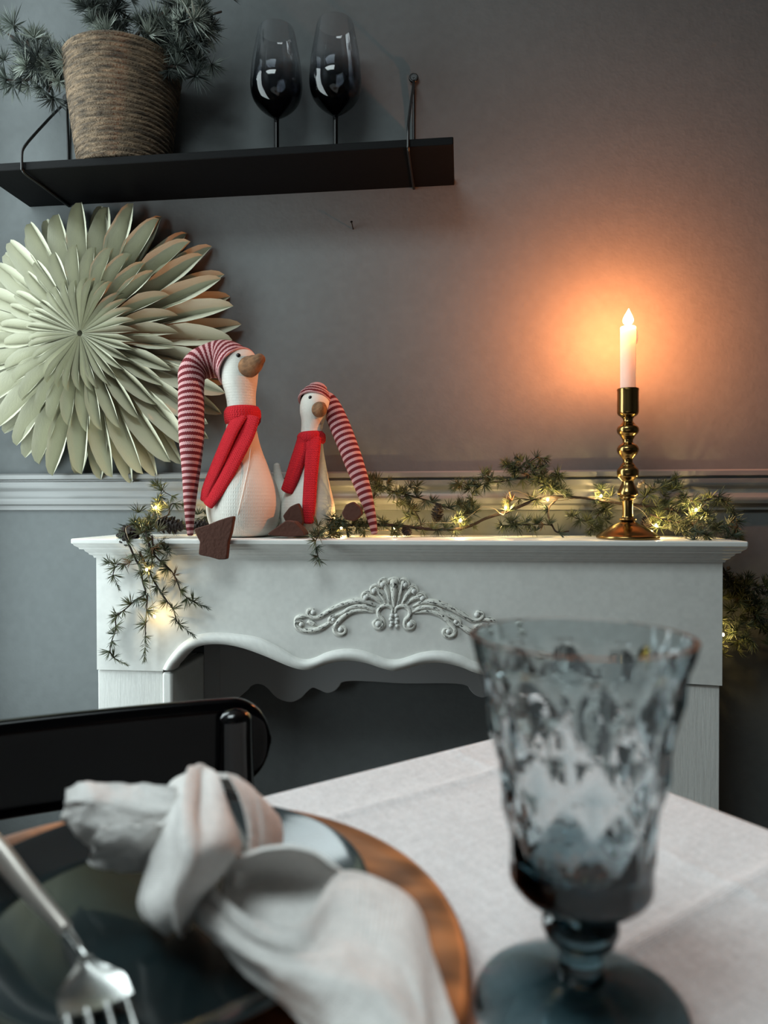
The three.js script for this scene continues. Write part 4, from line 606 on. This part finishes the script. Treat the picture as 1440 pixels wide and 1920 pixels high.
// ---------------------------------------------------------------- knotted napkin
{
  const nk = thing('napkin', 'pale grey linen napkin tied in a loose knot lying across the plate', 'napkin', PY(370, 1690, 0.79));
  // cloth patch through control points [px, py, height]
  const cr = (p, t) => { const n = p.length - 1, x = clamp(t, 0, 1) * n, i = Math.min(n - 1, Math.floor(x)), f = x - i, g = (j) => p[clamp(j, 0, n)], a = g(i - 1), b = g(i), c = g(i + 1), d = g(i + 2); return V(...['x', 'y', 'z'].map((q) => 0.5 * (2 * b[q] + (c[q] - a[q]) * f + (2 * a[q] - 5 * b[q] + 4 * c[q] - d[q]) * f * f + (3 * b[q] - a[q] - 3 * c[q] + d[q]) * f * f * f))); };
  const patch = (rows, n = 50, m = 50, wr = () => 0, th = 0.0016) => {
    const R3 = rows.map((r) => r.map(([x, y, h]) => PY(x, y, h)));
    const S = (u, v) => cr(R3.map((r) => cr(r, u)), v), g = grid(n, m, S, 0.2, 0.2), N = g.attributes.normal, p = g.attributes.position, up = N.getY(Math.floor(N.count / 2)) < 0 ? -1 : 1;
    for (let i = 0; i < p.count; i++) { const w = wr(i % (n + 1) / n, Math.floor(i / (n + 1)) / m) * up; p.setXYZ(i, p.getX(i) + N.getX(i) * w, p.getY(i) + N.getY(i) * w, p.getZ(i) + N.getZ(i) * w); }
    g.computeVertexNormals();
    const b = g.clone(), bp = b.attributes.position, bn = g.attributes.normal; for (let i = 0; i < bp.count; i++) bp.setXYZ(i, bp.getX(i) - bn.getX(i) * th * up, bp.getY(i) - bn.getY(i) * th * up, bp.getZ(i) - bn.getZ(i) * th * up);
    const edge = []; const q = (gg, i) => [gg.attributes.position.getX(i), gg.attributes.position.getY(i), gg.attributes.position.getZ(i)];
    const rim = []; for (let i = 0; i < n; i++) rim.push(i); for (let j = 0; j < m; j++) rim.push(j * (n + 1) + n); for (let i = n; i > 0; i--) rim.push(m * (n + 1) + i); for (let j = m; j > 0; j--) rim.push(j * (n + 1));
    for (let i = 0; i < rim.length; i++) { const a = rim[i], c = rim[(i + 1) % rim.length]; edge.push(...q(g, a), ...q(g, c), ...q(b, c), ...q(g, a), ...q(b, c), ...q(b, a)); }
    const e = new THREE.BufferGeometry(); e.setAttribute('position', new THREE.Float32BufferAttribute(edge, 3)); e.computeVertexNormals(); e.setAttribute('uv', new THREE.Float32BufferAttribute(new Float32Array(edge.length / 3 * 2), 2));
    return merge([g, flip(b), e]);
  };
  const folds = (amp, f, ph, s) => (u, v) => amp * (Math.sin(u * f + ph + 2 * fbm(u + 1, v + 1, 4, 2, s)) * 0.6 + (fbm(u + 1, v + 1, 6, 3, s + 3) - 0.5));
  // right tail: its front flap, then the flap behind the hollow
  part('right_tail', patch([
    [[385, 1652, 0.804], [376, 1674, 0.803], [364, 1700, 0.797], [356, 1725, 0.7885]],
    [[436, 1702, 0.804], [425, 1722, 0.804], [410, 1745, 0.799], [395, 1772, 0.789]],
    [[492, 1738, 0.807], [480, 1760, 0.807], [465, 1785, 0.802], [440, 1820, 0.790]],
    [[568, 1746, 0.810], [555, 1775, 0.810], [535, 1815, 0.805], [500, 1868, 0.791]],
    [[642, 1645, 0.813], [645, 1750, 0.811], [620, 1840, 0.806], [560, 1922, 0.791]],
    [[768, 1688, 0.806], [745, 1790, 0.808], [700, 1890, 0.804], [620, 2000, 0.790]],
    [[806, 1790, 0.799], [800, 1880, 0.803], [770, 1990, 0.799], [690, 2080, 0.789]],
    [[848, 1925, 0.795], [838, 1980, 0.797], [815, 2050, 0.795], [760, 2120, 0.787]],
  ], 60, 80, folds(0.0034, 9, 0.5, 401)), M.napkin, nk);
  part('inner_fold', patch([
    [[425, 1612, 0.811], [490, 1594, 0.818], [545, 1593, 0.821], [600, 1611, 0.819], [655, 1642, 0.814]],
    [[420, 1655, 0.799], [480, 1652, 0.797], [540, 1655, 0.798], [600, 1662, 0.803], [650, 1672, 0.810]],
    [[415, 1720, 0.793], [470, 1750, 0.794], [540, 1762, 0.797], [600, 1745, 0.801], [645, 1705, 0.807]],
  ], 40, 30, folds(0.0012, 6, 0, 431)), M.napkin, nk);
  // left tail: two folds of cloth
  part('left_tail', patch([
    [[330, 1478, 0.828], [320, 1520, 0.822], [315, 1560, 0.812], [310, 1610, 0.795]],
    [[270, 1474, 0.824], [262, 1515, 0.822], [255, 1560, 0.811], [250, 1618, 0.792]],
    [[215, 1473, 0.823], [205, 1500, 0.823], [190, 1545, 0.812], [172, 1605, 0.792]],
    [[165, 1470, 0.822], [155, 1500, 0.823], [150, 1535, 0.813], [160, 1585, 0.795]],
    [[125, 1482, 0.817], [116, 1502, 0.816], [122, 1528, 0.808], [145, 1562, 0.797]],
  ], 44, 44, folds(0.0032, 8, 1, 451)), M.napkin, nk);
  part('left_fold', patch([
    [[320, 1540, 0.818], [318, 1570, 0.81], [312, 1600, 0.802], [305, 1622, 0.794]],
    [[285, 1545, 0.820], [272, 1575, 0.812], [262, 1605, 0.802], [255, 1626, 0.793]],
    [[240, 1548, 0.818], [225, 1575, 0.811], [215, 1600, 0.802], [205, 1620, 0.792]],
    [[190, 1552, 0.815], [182, 1575, 0.808], [174, 1595, 0.800], [168, 1612, 0.791]],
  ], 30, 30, folds(0.0026, 7, 2, 461)), M.napkin, nk);
  // the knot: a wrapped band, and the loop that comes round behind it
  const c0 = (x, y, h) => PY(x, y, h), ridge = (x) => 1 - 2 * Math.abs(Math.sin(x));
  const core = c0(368, 1590, 0.806); part('knot_core', new THREE.SphereGeometry(1, 32, 20).scale(0.011, 0.013, 0.02).rotateY(0.5).translate(core.x - 0.004, core.y - 0.002, core.z), M.napkin, nk);
  part('knot_band', patch([
    [[352, 1449, 0.821], [362, 1437, 0.829], [375, 1431, 0.832], [388, 1437, 0.829], [398, 1449, 0.821]],
    [[320, 1467, 0.817], [345, 1457, 0.830], [372, 1454, 0.836], [400, 1461, 0.832], [420, 1484, 0.817]],
    [[297, 1514, 0.811], [325, 1505, 0.828], [365, 1505, 0.837], [410, 1515, 0.831], [444, 1537, 0.812]],
    [[281, 1572, 0.804], [312, 1565, 0.823], [360, 1565, 0.835], [420, 1575, 0.828], [468, 1590, 0.804]],
    [[271, 1634, 0.797], [303, 1630, 0.814], [350, 1630, 0.827], [402, 1628, 0.820], [443, 1620, 0.799]],
    [[257, 1690, 0.791], [290, 1692, 0.804], [330, 1692, 0.815], [368, 1685, 0.810], [394, 1672, 0.795]],
    [[268, 1724, 0.788], [298, 1732, 0.796], [325, 1738, 0.801], [348, 1733, 0.799], [363, 1722, 0.791]],
    [[294, 1744, 0.785], [315, 1751, 0.787], [335, 1754, 0.788], [348, 1750, 0.787], [356, 1744, 0.786]],
  ], 90, 90, (u, v) => { const e = Math.sin(Math.PI * clamp(u, 0.02, 0.98)) * smooth(0, 0.12, v) * (1 - 0.6 * smooth(0.55, 1, v)); return e * (0.0032 * ridge(u * 8.4 - v * 2.4 + 0.8 * fbm(u + 1, v + 1, 3, 2, 475)) + 0.0015 * Math.sin(u * 15 + v * 4 + 1) + 0.003 * (fbm(u + 1, v + 1, 5, 3, 471) - 0.5)); }), M.napkin, nk);
  part('knot_loop', sweep([c0(382, 1482, 0.818), c0(408, 1465, 0.826), c0(452, 1474, 0.824), c0(487, 1514, 0.819), c0(496, 1578, 0.808), c0(486, 1625, 0.799), c0(440, 1655, 0.797)], lin([[0.006, 0.003], [0.011, 0.0026], [0.016, 0.0024], [0.018, 0.0024], [0.016, 0.0024], [0.013, 0.003], [0.010, 0.004]]), { n: 60, m: 40, up: V(0.27, 0.43, 0.86), roll: -0.45, su: 0.1, shape: (a, t) => 1 + 0.12 * Math.sin(a * 5 + t * 4) + 0.08 * Math.sin(a * 9 - t * 9) }), M.napkin, nk);
}

// ---------------------------------------------------------------- pressed glass goblet
{
  const C = V(0.0463, 0.7603, 1.2161), t = thing('goblet', 'smoky blue pressed glass goblet with diamond facets on the tablecloth', 'goblet', C);
  const base = C.y, N = 10 * 12;
  const outP = [[0.0078, 0.0432], [0.0170, 0.0445], [0.0245, 0.0475], [0.0275, 0.0515], [0.0279, 0.0555], [0.0276, 0.060], [0.0286, 0.0700], [0.0305, 0.082], [0.0328, 0.095], [0.0350, 0.109], [0.0374, 0.122], [0.0396, 0.133], [0.0420, 0.142], [0.0434, 0.1478]];
  const oc = new THREE.CatmullRomCurve3(outP.map(([r, y]) => V(r, y, 0))).getSpacedPoints(120);
  const inner = [[0.0412, 0.1478], [0.0388, 0.138], [0.0362, 0.126], [0.0334, 0.11], [0.0306, 0.094], [0.0278, 0.078], [0.0255, 0.066], [0.0225, 0.0595], [0.014, 0.0565], [0.0001, 0.0555]];
  const ic = new THREE.CatmullRomCurve3(inner.map(([r, y]) => V(r, y, 0))).getSpacedPoints(40);
  const tri = (x) => Math.abs(x - Math.floor(x) - 0.5) * 2;
  const rows = [V(0.0001, 0.0432, 0), ...oc, ...ic];
  const g = grid(N, rows.length - 1, (u, v) => {
    const i = Math.round(v * (rows.length - 1)), p = rows[i]; let r = p.x;
    if (i > 0 && i <= oc.length) { const s = u * 10, q = (p.y - 0.063) / 0.031, m = smooth(0.060, 0.066, p.y) * (1 - smooth(0.136, 0.141, p.y)), d = Math.max(tri((s + q) / 1 + 0.0), tri((s - q) / 1 + 0.0)); r -= 0.0019 * (d - 0.35) * m; }
    const a = u * 2 * Math.PI; return V(C.x + Math.cos(a) * r, base + p.y, C.z - Math.sin(a) * r);
  });
  part('bowl', toCreasedNormals(g, 0.22), M.goblet, t);
  part('stem', lathe([[0.0001, base + 0.0135], [0.0098, base + 0.0135], [0.0088, base + 0.018], [0.0086, base + 0.024], [0.0095, base + 0.0265], [0.0135, base + 0.0288], [0.0150, base + 0.0325], [0.0148, base + 0.0355], [0.0125, base + 0.0385], [0.0088, base + 0.0400], [0.0079, base + 0.0415], [0.0079, base + 0.0429], [0.0001, base + 0.0429]].map(([r, y]) => [r, y]), 64, V(C.x, 0, C.z)), M.goblet, t);
  part('foot', lathe([[0.0001, base + 0.0024], [0.025, base + 0.0018], [0.0375, base + 0.0001], [0.0405, base + 0.0008], [0.0412, base + 0.0022], [0.0400, base + 0.0036], [0.032, base + 0.0062], [0.020, base + 0.0098], [0.0125, base + 0.0122], [0.0099, base + 0.0133], [0.0001, base + 0.0133]], 96, V(C.x, 0, C.z)), M.goblet, t);
}

// ---------------------------------------------------------------- black chair
{
  const top = 0.775, a = PY(-120, 1366, top), b = PY(490, 1296, top), along = b.clone().sub(a).setY(0).normalize(), face = V(-along.z, 0, along.x); if (face.z < 0) face.negate();
  const end = PY(529, 1306, top - 0.003), L = 0.46, CP = (s, d, y) => end.clone().addScaledVector(along, -s).addScaledVector(face, d).setY(y);
  const t = thing('dining_chair', 'glossy black dining chair with wide rounded back rail pushed up behind the table', 'chair', CP(L / 2, 0.2, 0));
  const pts = []; for (let i = 0; i <= 12; i++) { const s = i / 12; pts.push(CP(0.012 + s * (L - 0.024), -0.02 * Math.sin(s * Math.PI), top - 0.0425)); }
  part('back_rail', sweep(pts, (q) => { const e = Math.min(q, 1 - q) * L, f = e < 0.04 ? Math.max(0.12, Math.sqrt(1 - (1 - e / 0.04) ** 2)) : 1; return [0.0425 * f, 0.010 * Math.sqrt(f)]; }, { n: 160, m: 28, up: V(0, 1, 0), shape: (x) => 1 / Math.pow(Math.pow(Math.abs(Math.cos(x)), 4) + Math.pow(Math.abs(Math.sin(x)), 4), 0.25), round: 0.3 }), M.chair, t);
  for (const s of [0.05, L - 0.052]) part('back_post', sweep([CP(s, 0.016, top - 0.016), CP(s, 0.017, top - 0.06), CP(s, 0.024, 0.6), CP(s, 0.03, 0.44), CP(s, 0.0, 0.2), CP(s, -0.05, 0.012)], lin([[0.016, 0.013], [0.0185, 0.0145], [0.0185, 0.015], [0.0185, 0.015], [0.016, 0.014], [0.013, 0.012]]), { n: 60, m: 24, up: along, round: 0.9 }), M.chairGloss, t);
  const seat = new RoundedBoxGeometry(L - 0.02, 0.03, 0.4, 4, 0.014).rotateY(Math.atan2(-along.z, along.x)).translate(...CP(L / 2, 0.235, 0.445).toArray());
  part('seat', seat, M.chair, t);
  for (const s of [0.05, L - 0.05]) part('front_leg', sweep([CP(s, 0.39, 0.435), CP(s, 0.4, 0.2), CP(s, 0.41, 0.01)], lin([[0.017, 0.017], [0.015, 0.015], [0.012, 0.012]]), { n: 30, m: 16 }), M.chair, t);
}
renderer.render(scene, camera);
